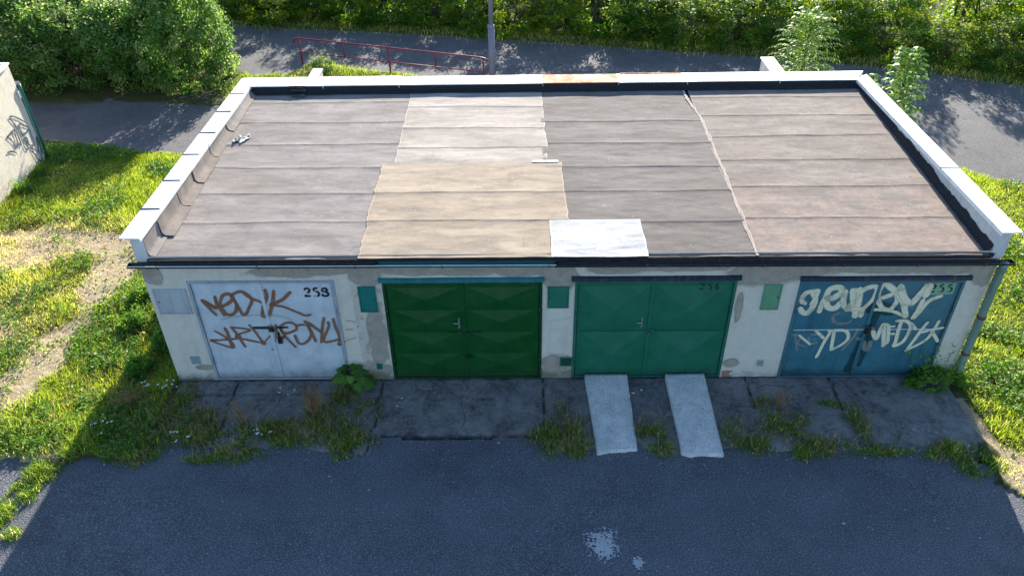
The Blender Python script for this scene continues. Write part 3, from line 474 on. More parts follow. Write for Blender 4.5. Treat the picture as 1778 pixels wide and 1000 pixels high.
for a, b in ((1.48, 1.72), (1.86, 2.04)): bar(D1, 'hasp', a, b, 1.13, .03, -.012, MAT['black'])
padlock(D1, 1.77, 1.11, -.018, MAT['black'], 1.6); padlock(D1, 1.87, .86, -.018, MAT['black'], 1.4)
handle(D1, 1.86, .92, -.005, MAT['black'], .09)
handle(D2, 4.78, 1.18, -.0, MAT['steel']); bar(D2, 'hasp', 4.62, 5.12, 1.0, .02, -.012, MAT['frame_green']); bar(D2, 'hasp', 4.8, 4.97, .5, .02, -.012, MAT['frame_green']); padlock(D2, 4.9, .98, -.02, MAT['frame_green']); padlock(D2, 4.9, .49, -.02, MAT['frame_green'])
handle(D3, 7.70, 1.17, -.0, MAT['steel']); bar(D3, 'hasp', 7.79, 7.92, 1.03, .03, -.012, MAT['frame_emer']); padlock(D3, 7.83, 1.0, -.018, MAT['frame_emer'], .7)
bar(D4, 'panel_seam', 10.16, 12.5, 1.0, .012, -.001, MAT['rim']); bar(D3, 'panel_seam', 6.72, 9.0, 1.0, .01, -.001, MAT['door_emer']); handle(D4, 11.4, 1.0, -.0, MAT['black'], .1); padlock(D4, 11.34, 1.0, -.018, MAT['black'], 2.); bar(D4, 'hasp', 11.2, 11.5, 1.05, .03, -.014, MAT['frame_blue'])
for m, x0, x1, z, d, lab_ in ((MAT['head_teal'], 3.585, 6.135, 2.055, D2, 'teal drip sheet'), (MAT['head_dark'], 6.55, 9.155, 2.06, D3, 'dark drip sheet'), (MAT['head_dark'], 10.06, 12.69, 2.035, D4, 'dark drip sheet')):
    b = MB().hexa([(x0, -.04, z - .055), (x1, -.04, z - .055), (x1, .0, z - .045), (x0, .0, z - .045)], [(x0, -.036, z + .0), (x1, -.036, z + .0), (x1, .0, z + .025), (x0, .0, z + .025)]); b.build('door_header', m, d)['label'] = lab_

def cabinet(x0, x1, z0, z1, m, lab, keyx):
    fr = MB()
    for a in ((x0, x0 + .02, z0, z1), (x1 - .02, x1, z0, z1), (x0 + .02, x1 - .02, z1 - .02, z1), (x0 + .02, x1 - .02, z0, z0 + .02)): fr.box(a[0], a[1], -.022, .02, a[2], a[3])
    c = fr.build('meter_cabinet', m, G, .002); c['label'] = lab
    MB().box(x0 + .022, x1 - .022, -.016, .02, z0 + .022, z1 - .022).build('cabinet_door', m, c, .003)
    MB().tube([(keyx, -.015, (z0 + z1) / 2), (keyx, -.022, (z0 + z1) / 2)], .012, 10).build('keyhole', MAT['black'], c)
cabinet(.07, .585, 1.41, 1.90, MAT['box_grey'], 'grey weathered meter cabinet', .12); cabinet(3.245, 3.52, 1.425, 1.92, MAT['box_teal'], 'teal meter cabinet', 3.48)
cabinet(6.185, 6.52, 1.48, 1.895, MAT['box_green'], 'dark green meter cabinet', 6.22); cabinet(9.535, 9.82, 1.42, 1.91, MAT['box_sage'], 'pale sage meter cabinet', 9.78)
def vent(x0, x1, z0, z1, m, lab, back=None):
    b = MB(); t = .014
    for a in ((x0, x0 + t, z0, z1), (x1 - t, x1, z0, z1), (x0 + t, x1 - t, z1 - t, z1), (x0 + t, x1 - t, z0, z0 + t)): b.box(a[0], a[1], -.014, .0, a[2], a[3])
    k = 7
    for i in range(1, k): x = x0 + (x1 - x0) * i / k; b.box(x - .003, x + .003, -.012, -.006, z0 + t, z1 - t)
    for i in range(1, 5): z = z0 + (z1 - z0) * i / 5; b.box(x0 + t, x1 - t, -.0155, -.0125, z - .003, z + .003)
    v = b.build('air_vent', m, G); v['label'] = lab; MB().box(x0 + t, x1 - t, -.008, -.004, z0 + t, z1 - t).build('vent_backing', back or MAT['shade_black'], v)  # flat plate on the wall; its default black imitates shade inside
vent(.305, .46, .355, .53, MAT['frame_grey'], 'grey air vent', MAT['frame_grey']); vent(3.36, 3.46, .22, .34, MAT['box_teal'], 'small teal air vent', MAT['box_teal'])
vent(6.41, 6.61, .26, .45, MAT['box_green'], 'green grid air vent'); vent(9.67, 9.81, .22, .38, MAT['plaster'], 'small grey air vent')

# ---- roof
def rz(y): return 2.48 + .24 * y / 5.5
roof = MB().hexa([(.16, -.035, 2.40), (12.86, -.035, 2.40), (12.86, 5.95, 2.40), (.16, 5.95, 2.40)], [(.16, -.035, rz(-.035) - .02), (12.86, -.035, rz(-.035) - .02), (12.86, 5.95, rz(5.95) - .02), (.16, 5.95, rz(5.95) - .02)]).build('roof', MAT['tar'], G)
def wob(y, s, a=.03): return (fbm(y * 3, y * 0 + s, s) - .5) * 2 * a + (fbm(y * 18, y * 0 + s, s + 3) - .5) * a * .7
def felt(xl, xr, ya, yb, seams, m, off, lab, s, low=None, name='roofing_felt', nx=None, und=1.):
    ny = max(8, int((yb - ya) / .02)); y = np.linspace(ya, yb, ny); X0 = xl(y); X1 = xr(y); nx = nx or max(6, int((X1 - X0).max() / .04)); u = np.linspace(0, 1, nx)
    X = X0[None, :] * (1 - u[:, None]) + X1[None, :] * u[:, None]; Y = np.broadcast_to(y[None, :], X.shape).copy()
    Y += (np.where(np.arange(ny) == 0, 1, 0) * (fbm(X * 2.5, Y * 0, s + 9) - .5) * .03)
    seam = np.zeros_like(X); z = rz(Y) + off
    for j, sy in enumerate(seams):
        yy = sy + (fbm(X * .45, X * 0 + j, s) - .5) * .11 + (fbm(X * 6, X * 0 + j, s + 1) - .5) * .012; d = Y - yy
        z += .009 * sstep(-.004, .014, d) * np.exp(-np.clip(d, 0, 9) / .35); seam = np.maximum(seam, np.exp(-((d + .006) / .014) ** 2)); z += .006 * np.exp(-(d / .05) ** 2) * fbm(X * 4, X * 0 + j, s + 5)
    z += (fbm(X * 1.2, Y * 3, s + 7) - .5) * .018 * und + (fbm(X * 3, Y * 9, s + 8) - .5) * .006 * und
    e = np.maximum(0, 1 - np.minimum(X - X0[None, :], X1[None, :] - X) / .025)
    if s == 4: e = e * (u[:, None] < .5)
    lw = sstep(2.3, 1.4, Y) if low is None else low(X, Y)
    o = link(name, np_mesh(name, np.stack([X, Y, z], -1).reshape(-1, 3), grid_faces(nx, ny), {'seam': seam, 'edge': e, 'low': lw}, True), m, roof)
    o['label'] = lab; return o
SE = [.88, 1.76, 2.64, 3.5, 4.38, 5.27]
C = lambda v: (lambda y: np.full_like(y, v))
felt(C(.2), lambda y: np.where(y > 2.74, 3.56, 3.42) + y * 0, -.075, 5.76, SE, MAT['felt1'], .0, 'grey felt above the grey door', 1)
felt(lambda y: 9.26 + y * 0, C(12.86), -.075, 5.9, [s + .03 for s in [.9, 1.86, 2.75, 3.66, 4.52, 5.36]], MAT['felt4'], .0, 'gritty brownish pink felt above the petrol blue door', 4)
felt(lambda y: 6.18 + y * 0, lambda y: 9.32 - .13 * sstep(4.2, 5.5, y) + wob(y, 33, .012), -.075, 5.85, [.87, 1.75, 2.6, 3.44, 4.31], MAT['felt3'], .004, 'dark grey felt above the emerald door', 3, und=1.3)
felt(lambda y: 3.53 + wob(y, 21), lambda y: 6.27 - .04 * (y - 2.7) / 2.7 + wob(y, 22), 2.68, 5.8, [3.3, 4.08, 5.0], MAT['felt2'], .009, 'pale felt at the rear above the deep green door', 2)
felt(lambda y: 3.335 + wob(y, 23, .04), lambda y: np.where(y > .9, 6.52, 6.27) + wob(y, 24), -.08, 2.76, [.88, 1.73], MAT['felt2b'], .015, 'tan felt at the front above the deep green door', 5)
felt(lambda y: 6.235 + wob(y, 25, .012), lambda y: 7.67 + .015 * sstep(.9, 0, y) + wob(y, 26, .01), -.088, .9, [], MAT['feltw'], .026, 'bright white felt patch at the roof edge', 6, und=1.6)
felt(lambda y: 9.285 - .13 * sstep(4.2, 5.5, y) + wob(y, 27, .03), lambda y: 9.335 - .13 * sstep(4.2, 5.5, y) + wob(y, 28, .035), -.07, 5.7, [], MAT['strip'], .014, 'pale pinkish sealing strip between two felt fields', 7, name='sealing_strip', nx=6, und=.3)
MB().box(5.99, 6.45, 2.755, 2.79, rz(2.76) + .024, rz(2.76) + .034).build('metal_strip', MAT['rim'], roof)

# ---- parapets
def para(name, b, t, lab, m='plaster'):
    o = MB().hexa(b, t).build(name, MAT[m], G); o['label'] = lab; return o
ZP = 2.862
pl = para('parapet', [(.0, -.02, 2.4), (.185, -.02, 2.4), (.185, 5.77, 2.4), (.0, 6.2, 2.4)], [(.0, -.02, ZP), (.185, -.02, ZP), (.185, 5.77, ZP), (.0, 6.2, ZP)], 'left side parapet with turned up felt')
pr = para('parapet', [(12.825, -.02, 2.4), (13.02, -.02, 2.4), (13.02, 6.4, 2.4), (12.825, 5.92, 2.4)], [(12.825, -.02, ZP), (13.02, -.02, ZP), (13.02, 6.4, ZP), (12.825, 5.92, ZP)], 'right side parapet with ragged bitumen edge')
pb = para('parapet', [(.185, 5.77, 2.4), (12.825, 5.92, 2.4), (13.0, 6.38, 2.4), (.01, 6.19, 2.4)], [(.185, 5.77, ZP), (12.825, 5.92, ZP), (13.0, 6.38, ZP), (.01, 6.19, ZP)], 'rear parapet')
def cop(poly, m, parent, lab=None, t=.02, dz=0.):
    j = [random.uniform(-.003, .003) for _ in poly]
    b = [(x, y, ZP + .003 - .035) for x, y in poly]
    o = MB().hexa([(x, y, ZP + .002 + dz) for x, y in poly], [(x, y, ZP + t + dz + q) for (x, y), q in zip(poly, j)])
    # folded drip edge on the long sides
    (x0, y0), (x1, y1), (x2, y2), (x3, y3) = poly
    for (a, c) in (((x0, y0), (x3, y3)), ((x1, y1), (x2, y2))):
        d = Vector((c[0] - a[0], c[1] - a[1], 0)).normalized(); nrm = Vector((d.y, -d.x, 0)) * .004
        p = [(a[0] - nrm.x, a[1] - nrm.y), (a[0] + nrm.x, a[1] + nrm.y), (c[0] + nrm.x, c[1] + nrm.y), (c[0] - nrm.x, c[1] - nrm.y)]
        o.hexa([(u, v, ZP - .045) for u, v in p], [(u, v, ZP + .001 + dz) for u, v in p])
    r = o.build('coping', m, parent)
    if lab: r['label'] = lab
    return r
ys = [-.1, .75, 1.67, 2.62, 3.51, 4.47, 5.37]
for k in range(len(ys)):
    a = ys[k]; last = k == len(ys) - 1
    if last: cop([(-.1, a), (.2, a), (.2, 5.75), (-.1, 6.22)], MAT['coping'], pl)
    else: cop([(-.1, a), (.2, a), (.2, ys[k + 1]), (-.1, ys[k + 1])], MAT['coping'], pl)
    if k: MB().box(-.11, .19, a - .014, a + .014, ZP + .018, ZP + .032).build('coping_seam', MAT['seam'], pl, .003)
ys = [-.1, 1.94, 3.93, 5.7]
for k in range(4):
    a = ys[k]
    if k == 3: cop([(12.8, a), (13.1, a), (13.1, 6.2), (12.8, 5.9)], MAT['coping'], pr)
    else: cop([(12.8, a), (13.1, a), (13.1, ys[k + 1] - .006), (12.8, ys[k + 1] - .006)], MAT['coping'], pr, dz=.002 * (k % 2))
    if 0 < k < 3: MB().box(12.79, 13.11, a - .007, a + .003, ZP + .012, ZP + .027).build('coping_seam', MAT['gut_teal'], pr)
yo = lambda x: 6.225 + .015 * x; yi = lambda x: 5.75 + .0115 * (x - .2)
xs = [(0.0, .21, 1.7, None), (1.7, 1.7, 3.27, None), (3.27, 3.27, 6.26, 'peeled'), (6.26, 6.26, 7.83, 'rust'), (7.83, 7.83, 9.27, None), (9.27, 9.27, 11.2, None), (11.2, 11.2, 12.79, None)]
for k, (xo, xi, x1, kind) in enumerate(xs):
    e = 13.1 if k == 6 else x1; m = MAT['rust'] if kind == 'rust' else MAT['coping']
    low = -.05 if k >= 2 else 0
    cop([(xi + .004 - (.11 if k == 0 else 0) + (.11 if k == 0 else 0), yi(xi)), (x1 - .002, yi(x1)), (e - .002, yo(e) + low * .8), (xo - (.08 if k == 0 else -.004), yo(xo) + low * .8)], m, pb, 'rusty orange coping sheet' if kind == 'rust' else None, dz=.002 * (k % 2))
MB().box(7.9, 9.2, 6.29, 6.315, ZP + .0, ZP + .035).build('coping_lip', MAT['rust'], pb)
# buttress walls that run on behind the rear parapet
for x0, x1, y1 in ((1.28, 1.5, 6.78), (11.14, 11.43, 7.28)):
    b = MB().box(x0 + .02, x1 - .02, 6.15, y1 - .03, -.3, ZP - .02).build('buttress_wall', MAT['plaster'], G); MB().box(x0, x1, 6.36 if x0 > 5 else 6.22, y1, ZP - .019, ZP + .012).build('coping', MAT['coping'] if x0 > 5 else MAT['concrete'], b)
# bitumen flashing: rear upstand, right upstand and the strips lying on the deck
def flash(pts, up, flat, inward, seed, parent, lab, amp):
    pts = [np.array(p) for p in pts]; a, b = pts; L = np.linalg.norm(b - a); n = int(L / .02); t = np.linspace(0, 1, n); P = a + (b - a) * t[:, None]
    hgt = up + (fbm(t * L * 2.2, t * 0, seed) - .5) * amp + (fbm(t * L * 12, t * 0, seed + 1) - .5) * amp * .4; fw = flat * np.where(inward[0] != 0, 1.15 - .75 * t, 1) + (fbm(t * L * 3, t * 0, seed + 2) - .5) * .02
    inw = np.array(inward); zz = rz(P[:, 1]); rows = [np.column_stack([P + inw * fw[:, None], rz(P[:, 1] + inw[1] * fw) + .022]), np.column_stack([P + inw * .05, zz + .03]), np.column_stack([P + inw * .012, zz + .07]), np.column_stack([P + inw * .006, zz + np.maximum(hgt, .08)])]
    V = np.concatenate(rows); F = np.concatenate([np.stack([np.arange(n - 1) + q * n, np.arange(n - 1) + q * n + 1, np.arange(n - 1) + (q + 1) * n + 1, np.arange(n - 1) + (q + 1) * n], 1) for q in range(3)])
    o = link('flashing', np_mesh('flashing', V, F, None, True), MAT['tar'], parent); o['label'] = lab
flash([(.2, 5.766), (12.82, 5.912)], .13, .16, (0, -1), 60, pb, 'black bitumen upstand along the rear', .02)
flash([(12.824, .0), (12.824, 5.88)], .14, .095, (-1, 0), 61, pr, 'ragged black bitumen upstand along the right', .11)
pu, pv = np.meshgrid(np.linspace(0, 1, 14), np.linspace(0, 1, 14), indexing='ij'); pn = fbm(pu * 4, pv * 4, 66) - .5
px = 1.0 + .33 * pu + .06 * (1 - pv) + pn * .05; py = np.where(pv > .5, 5.755 - .004, 5.755 - (.5 - pv) * .5) - .012 - np.abs(pn) * .03; pz_ = np.where(pv > .5, rz(5.75) + .05 + (pv - .5) * .2, rz(py) + .035) + np.abs(pn) * .03
lab_o = link('felt_patch', np_mesh('felt_patch', np.stack([px, py, pz_], -1).reshape(-1, 3), grid_faces(14, 14), None, True), MAT['gut_black'], pb); lab_o['label'] = 'crumpled dark felt patch at the left end of the rear upstand'
# felt turned up the left parapet in lapped pieces
yl = [.0, .53, 1.39, 2.12, 3.02, 4.02, 5.7]
for k in range(6):
    a, b = yl[k], yl[k + 1]; mm = MAT['felt1'] if k in (0, 5) else MAT['felt4']; o_ = .006 * (k % 2)
    if k == 0: prof = [(.30, .012), (.215, .03), (.193, .09), (.19, .33)]
    else: prof = [(.40 - .08 * (k / 6), .012), (.25, .022), (.205, .07), (.193, .30 if k < 4 else .16)]
    y = np.linspace(a + .006, b - .006, max(4, int((b - a) / .05))); V = []; 
    for px, pz in prof: V.append(np.stack([px + (fbm(y * 4, y * 0 + px * 9, k) - .5) * .008 + o_, y, np.minimum(rz(y) + pz + o_, 2.85)], 1))
    n = len(y); F = np.concatenate([np.stack([np.arange(n - 1) + q * n, np.arange(n - 1) + q * n + 1, np.arange(n - 1) + (q + 1) * n + 1, np.arange(n - 1) + (q + 1) * n], 1) for q in range(3)]); V = np.concatenate(V)
    sm = np.zeros(len(V)); e = np.zeros(len(V)); link('felt_upstand', np_mesh('felt_upstand', V, F, {'seam': sm, 'edge': e, 'low': sm}, True), mm, pl)
    if k:
        for yy in [a]: MB().tube([(prof[0][0], yy, rz(yy) + .02), (.255, yy + .004, rz(yy) + .028), (.212, yy + .008, rz(yy) + .075), (.199, yy + .012, rz(yy) + .27 if k < 5 else rz(yy) + .15)], .0055, 5).build('felt_lap', MAT['seam'] if k < 2 else MAT['tar'], pl)
# fascia and roof edge
MB().box(.19, 12.82, -.05, -.036, 2.395, 2.462).build('fascia', MAT['gut_brown'], G)
e = MB(); X = np.linspace(.2, 12.83, 90)
for i in range(89): e.hexa([(X[i], -.092, 2.462), (X[i + 1], -.092, 2.462), (X[i + 1], -.04, 2.463), (X[i], -.04, 2.463)], [(X[i], -.092, 2.470 + .01 * vn(X[i] * 3, 0, 4)), (X[i + 1], -.092, 2.470 + .01 * vn(X[i + 1] * 3, 0, 4)), (X[i + 1], -.04, 2.482), (X[i], -.04, 2.482)])
e.build('roof_edge', MAT['tar'], roof)
# gutters
def gutter(x0, x1, m, lab, rim, dz=0):
    b = MB(); n = 11; r = .062; r2 = .057; zc = lambda x: 2.425 - .045 * x / 13 + dz; yc = -.115; segs = np.linspace(x0, x1, max(4, int((x1 - x0) / .5)))
    A = [[(x, yc + r * math.cos(t), zc(x) + r * math.sin(t)) for t in np.linspace(math.pi, 2 * math.pi, n)] for x in segs]; B = [[(x, yc + r2 * math.cos(t), zc(x) + .003 + r2 * math.sin(t)) for t in np.linspace(math.pi, 2 * math.pi, n)] for x in segs]
    for i in range(len(segs) - 1):
        for j in range(n - 1):
            b.poly([A[i][j], A[i + 1][j], A[i + 1][j + 1], A[i][j + 1]]); b.poly([B[i][j + 1], B[i + 1][j + 1], B[i + 1][j], B[i][j]])
        b.poly([A[i][-1], A[i + 1][-1], B[i + 1][-1], B[i][-1]])
    for s in (0, -1): b.poly(B[s]); b.poly(A[s])
    g = b.build('gutter', m, G); g['label'] = lab
    MB().tube([(x0, yc - r, zc(x0) + .004), (x1, yc - r, zc(x1) + .004)], .007, 6).build('gutter_rim', rim, g)
    return g, zc
g1, zc = gutter(-.1, 3.62, MAT['gut_brown'], 'dark brown left gutter length', MAT['rim'])
g2, _ = gutter(3.6, 6.3, MAT['gut_teal'], 'teal gutter length above the deep green door', MAT['rim'], .004)
g3, _ = gutter(6.28, 13.14, MAT['gut_black'], 'black right gutter length', MAT['gut_black'], -.004)
for x, g in ((.35, g1), (1.85, g1), (3.3, g1), (4.6, g2), (6.2, g2), (7.65, g3), (8.75, g3), (9.4, g3), (10.6, g3), (11.7, g3), (12.7, g3)):
    z = zc(x); MB().tube([(x, -.176, z + .012), (x, -.182, z - .005), (x, -.16, z - .05), (x, -.115, z - .068), (x, -.06, z - .04), (x, -.05, z + .03)], .009, 6).build('gutter_bracket', MAT['bracket'], g)
# downpipe
dp = MB().tube([(13.02, -.11, 2.35), (13.03, -.1, 2.26), (13.035, -.075, 2.2), (13.045, -.075, 1.0), (13.055, -.075, .12), (13.06, -.12, .04)], .062, 14).build('downpipe', MAT['pipe'], G, smooth=True)
for z in (2.2, 1.3, .55): MB().tube([(13.045, -.075, z - .02), (13.045, -.075, z + .03)], .07, 14).build('pipe_collar', MAT['pipe'] if z > 2 else MAT['bracket'], dp, smooth=True)
# ================================================================ NEIGHBOURING GARAGE (left edge)
N = empty('garage_building', (-6.32, 8.3, 0), R(3.5)); tag(N, 'beige garage with outlined graffiti on its side wall and a green downpipe', 'garage')
def nwall():
    y = np.arange(-6.5, .001, .08); z = np.arange(-.2, 2.46, .06); Y, Z = np.meshgrid(y, z, indexing='ij'); k = Z.size
    V = [np.stack([Y * 0 + (fbm(Y, Z, 3) - .5) * .015, Y, Z], -1).reshape(-1, 3)]; F = [grid_faces(len(y), len(z))]
    b = MB().box(-6, -.02, -6.5, 0, -.2, 2.0).box(-.2, -.015, -6.5, -.003, -.2, 2.44); V.append(np.array(b.v)); F.append(np.array(b.f) + k); V = np.concatenate(V); n = len(V)
    foot = np.zeros(n); foot[:k] = (1 - sstep(.05, .4, Z + .4 * fbm(Y * 2, Z * 2, 5))).ravel() * .8; bare = np.full(n, .1)
    return link('wall', np_mesh('wall', V, np.concatenate(F), {'bare': bare, 'foot': foot, 'brick': np.zeros(n)}), MAT['beige'], N)
nwall()
MB().box(-6, -.2, -6.5, .08, 2.0, 2.04).build('roof', MAT['felt3'], N)
cp = MB().box(-.24, .05, -6.5, -.3, 2.44, 2.475).build('coping', MAT['coping'], N); 
cp2 = MB().hexa([(-.24, -.3, 2.44), (.05, -.3, 2.44), (.02, .03, 2.47), (-.24, .03, 2.47)], [(-.24, -.3, 2.476), (.05, -.3, 2.476), (.02, .03, 2.5), (-.24, .03, 2.5)]).build('coping', MAT['coping'], N)
MB().tube([(-6, .1, 1.98), (.02, .1, 1.96)], .05, 10).build('gutter', MAT['galv'], N); MB().tube([(.03, .06, 1.95), (.035, .05, 1.8), (.035, .04, .0)], .035, 10).build('downpipe', MAT['tealpipe'], N, smooth=True)
MB().box(.0, .04, -.12, -.04, 1.66, 1.84).build('cable_box', MAT['plaster'], N)
def nconv(v): return v
TG = []
for s in TAGL:
    q = [((y - 8.3), z) for y, z in s]; p = [q[0]]
    for a, b in zip(q[:-1], q[1:]): p += [(a[0] * .8 + b[0] * .2, a[1] * .8 + b[1] * .2), (a[0] * .2 + b[0] * .8, a[1] * .2 + b[1] * .8)]
    TG.append((.045, p + [q[-1]]))
o = tagmesh('graffiti', TG, MAT['marker'], N, lambda x, z: x * 0, .004, lambda v: np.stack([.012 - v[:, 1], v[:, 0], v[:, 2]], 1), 1.2)
fs = []
for y0_, z0_, y1_, z1_ in ((-.72, 1.3, -.5, .62), (-.62, 1.2, -.42, .6), (-.2, .3, -.1, .15), (-1.1, .9, -.8, .75)): fs.append((.16, [(y0_, z0_), ((y0_ + y1_) / 2 + .02, (z0_ + z1_) / 2), (y1_, z1_)]))
tagmesh('graffiti', fs, MAT['fill'], N, lambda x, z: x * 0, .001, lambda v: np.stack([.008 - v[:, 1], v[:, 0], v[:, 2]], 1))
bm = bmesh.new(); bmesh.ops.create_icosphere(bm, subdivisions=2, radius=.09)
for v in bm.verts: v.co = Vector((v.co.x * 1.3 + .02 * math.sin(v.co.y * 60), v.co.y * .8, v.co.z * .55 + .015 * math.sin(v.co.x * 50)))
me = bpy.data.meshes.new('rock'); bm.to_mesh(me); bm.free(); o = link('rock', me, MAT['concrete']); o.location = Vector((-6.35, 8.3, 2.51)) + Vector((-.18, -.14, 0)); tag(o, 'pale stone lying on the coping of the beige garage', 'stone')

# ================================================================ RAMPS
def ramp(pts, lab, seed):
    (ax_, ay_), (bx, by), (cx_, cy_), (dx, dy) = pts  # top-left, top-right, bottom-right, bottom-left
    nx, ny = 14, 34; u = np.linspace(0, 1, nx); v = np.linspace(0, 1, ny); U, V_ = np.meshgrid(u, v, indexing='ij')
    X = (ax_ * (1 - U) + bx * U) * (1 - V_) + (dx * (1 - U) + cx_ * U) * V_; Y = (ay_ * (1 - U) + by * U) * (1 - V_) + (dy * (1 - U) + cy_ * U) * V_
    edge = (fbm(X * 4, Y * 4, seed) - .5) * .012; X = X + np.where(U < .01, edge, 0) + np.where(U > .99, edge, 0); Y = Y + np.where(V_ > .99, (fbm(X * 6, Y * 0, seed) - .5) * .1, 0)
    Zt = .10 - .125 * V_ + (fbm(X * 6, Y * 6, seed) - .5) * .012
    top = np.stack([X, Y, Zt], -1).reshape(-1, 3); bot = np.stack([X, Y, np.minimum(Zt - .07, -.06)], -1).reshape(-1, 3); F = grid_faces(nx, ny); k = nx * ny
    border = [i * ny for i in range(nx)] + [(nx - 1) * ny + j for j in range(1, ny)] + [i * ny + ny - 1 for i in range(nx - 2, -1, -1)] + [j for j in range(ny - 2, 0, -1)]
    S = np.array([[border[i], border[i] + k, border[(i + 1) % len(border)] + k, border[(i + 1) % len(border)]] for i in range(len(border))])
    o = link('vehicle_ramp', np_mesh('vehicle_ramp', np.concatenate([top, bot]), np.concatenate([F, F[:, ::-1] + k, S])), MAT['whiteconc']); tag(o, lab, 'ramp', 'whitewashed ramps below the emerald door')
ramp([(6.83, -.035), (7.54, -.035), (7.53, -1.60), (6.91, -1.66)], 'whitewashed concrete ramp below the left leaf of the emerald door', 71)
ramp([(8.18, -.035), (8.83, -.035), (8.82, -1.74), (8.19, -1.68)], 'whitewashed concrete ramp below the right leaf of the emerald door', 72)

# ================================================================ RAILING AND LAMP
rl = empty('handrail', (-1.28, 15.08, -.05)); tag(rl, 'dark red tubular handrail beside the sloping asphalt path', 'handrail'); rl.location = (0, 0, 0)
A = Vector((-1.28, 15.08, .80)); B = Vector((4.68, 13.3, .76)); Lr = lambda t, z: (A.x + (B.x - A.x) * t, A.y + (B.y - A.y) * t, A.z + (B.z - A.z) * t + z)
MB().tube([Lr(-.035, -.16), Lr(-.025, -.05), Lr(-.008, .0), Lr(.02, .01), Lr(.98, .01), Lr(1.01, -.01), Lr(1.028, -.08), Lr(1.034, -.2)], .024, 8).build('top_rail', MAT['red'], rl, smooth=True)
MB().tube([Lr(0, -.44), Lr(1., -.44)], .018, 8).build('lower_rail', MAT['red'], rl, smooth=True)
for t in (0, .5, 1): MB().tube([Lr(t, 0), Lr(t, -1.0)], .026, 8).build('post', MAT['red'], rl, smooth=True)
for t in (.25, .75): MB().tube([Lr(t, 0), Lr(t, -.44)], .02, 8).build('baluster', MAT['red'], rl, smooth=True)
lp = empty('street_lamp', (4.96, 13, -.05)); tag(lp, 'grey tapered street lamp pole with a collar beside the red handrail', 'street lamp')
MB().tube([(0, 0, 0), (0, 0, 1.82)], [.1, .096], 20).build('lower_pole', MAT['galv'], lp, smooth=True); MB().tube([(0, 0, 1.80), (0, 0, 1.86), (0, 0, 1.9)], [.11, .11, .075], 20).build('pole_collar', MAT['galv'], lp, smooth=True)
MB().tube([(0, 0, 1.88), (0, 0, 5.35), (0, .1, 5.5), (0, .45, 5.58)], [.074, .05, .045, .035], 16).build('upper_pole', MAT['galv'], lp, smooth=True)
hd = MB().hexa([(-.09, .4, 5.52), (.09, .4, 5.52), (.11, .95, 5.56), (-.11, .95, 5.56)], [(-.05, .4, 5.62), (.05, .4, 5.62), (.06, .95, 5.64), (-.06, .95, 5.64)]).build('lamp_head', MAT['galv'], lp, .01)
MB().box(-.08, .08, .5, .9, 5.515, 5.53).build('lamp_lens', MAT['glass'], hd)
MB().box(-.05, .05, -.104, -.096, .5, .8).build('service_hatch', MAT['galv'], lp)

# black hose at the path edge, road paint splashes, rag on the roof
tag(MB().tube([(-2.85, 13.05, -.02), (-2.2, 13.0, -.0), (-1.4, 12.85, .0), (-.6, 12.9, -.0)], .025, 8).build('rubber_hose', MAT['black'], smooth=True), 'black hose lying on the strip at the end of the big shrub', 'hose')
def splash(cx_, cy_, r, lab, seed, thr):
    g = np.arange(-r * 1.5, r * 1.5, .006); X, Y = np.meshgrid(g + cx_, g + cy_, indexing='ij'); d = np.hypot((X - cx_) / r, (Y - cy_) / (r * 1.15)); n = fbm(X * 9, Y * 9, seed); f = fbm(X * 48, Y * 48, seed + 2, 3)
    k = ((1 - d) * 1.15 + (n - .5) * 1.1 + (f - .5) * 2.1 > thr)[:-1, :-1]
    me = np_mesh('paint_splash', np.stack([X, Y, -.056 + (fbm(X * .6, Y * .6, 2) - .5) * .025 + (f - .5) * .002], -1).reshape(-1, 3), grid_faces(len(g), len(g), k)); o = link('paint_splash', me, MAT['splash']); tag(o, lab, 'paint splash')
splash(6.85, -3.25, .22, 'larger speckled white paint splash on the foreground asphalt', 80, .26); splash(7.3, -3.56, .08, 'small white paint splash on the foreground asphalt beside the larger one', 81, .14)
def ragmesh():
    g = np.linspace(-1, 1, 40); U, V_ = np.meshgrid(g, g, indexing='ij'); keep = (np.hypot(U, V_) + (fbm(U * 2, V_ * 2, 91) - .5) * .9 < .95)[:-1, :-1]
    X = .11 * U + .08 * V_; Y = .17 * V_ + .05 * np.sin(U * 5); Z = .02 + .06 * np.abs(fbm(U * 3, V_ * 3, 90) - .4)
    return np_mesh('roof_debris', np.stack([X, Y, Z], -1).reshape(-1, 3), grid_faces(40, 40, keep), None, True)
mr = Mat('torn felt scrap', .8, .3); mr.color(mr.mix(mr.ramp(mr.noise(14, 4), .42, .55), (.02, .03, .025), (.45, .47, .44)))
o = link('felt_scrap', ragmesh(), mr.m); o.location = (.56, 3.71, rz(3.71)); tag(o, 'crumpled torn felt scrap on the roof by the left parapet', 'felt scrap')

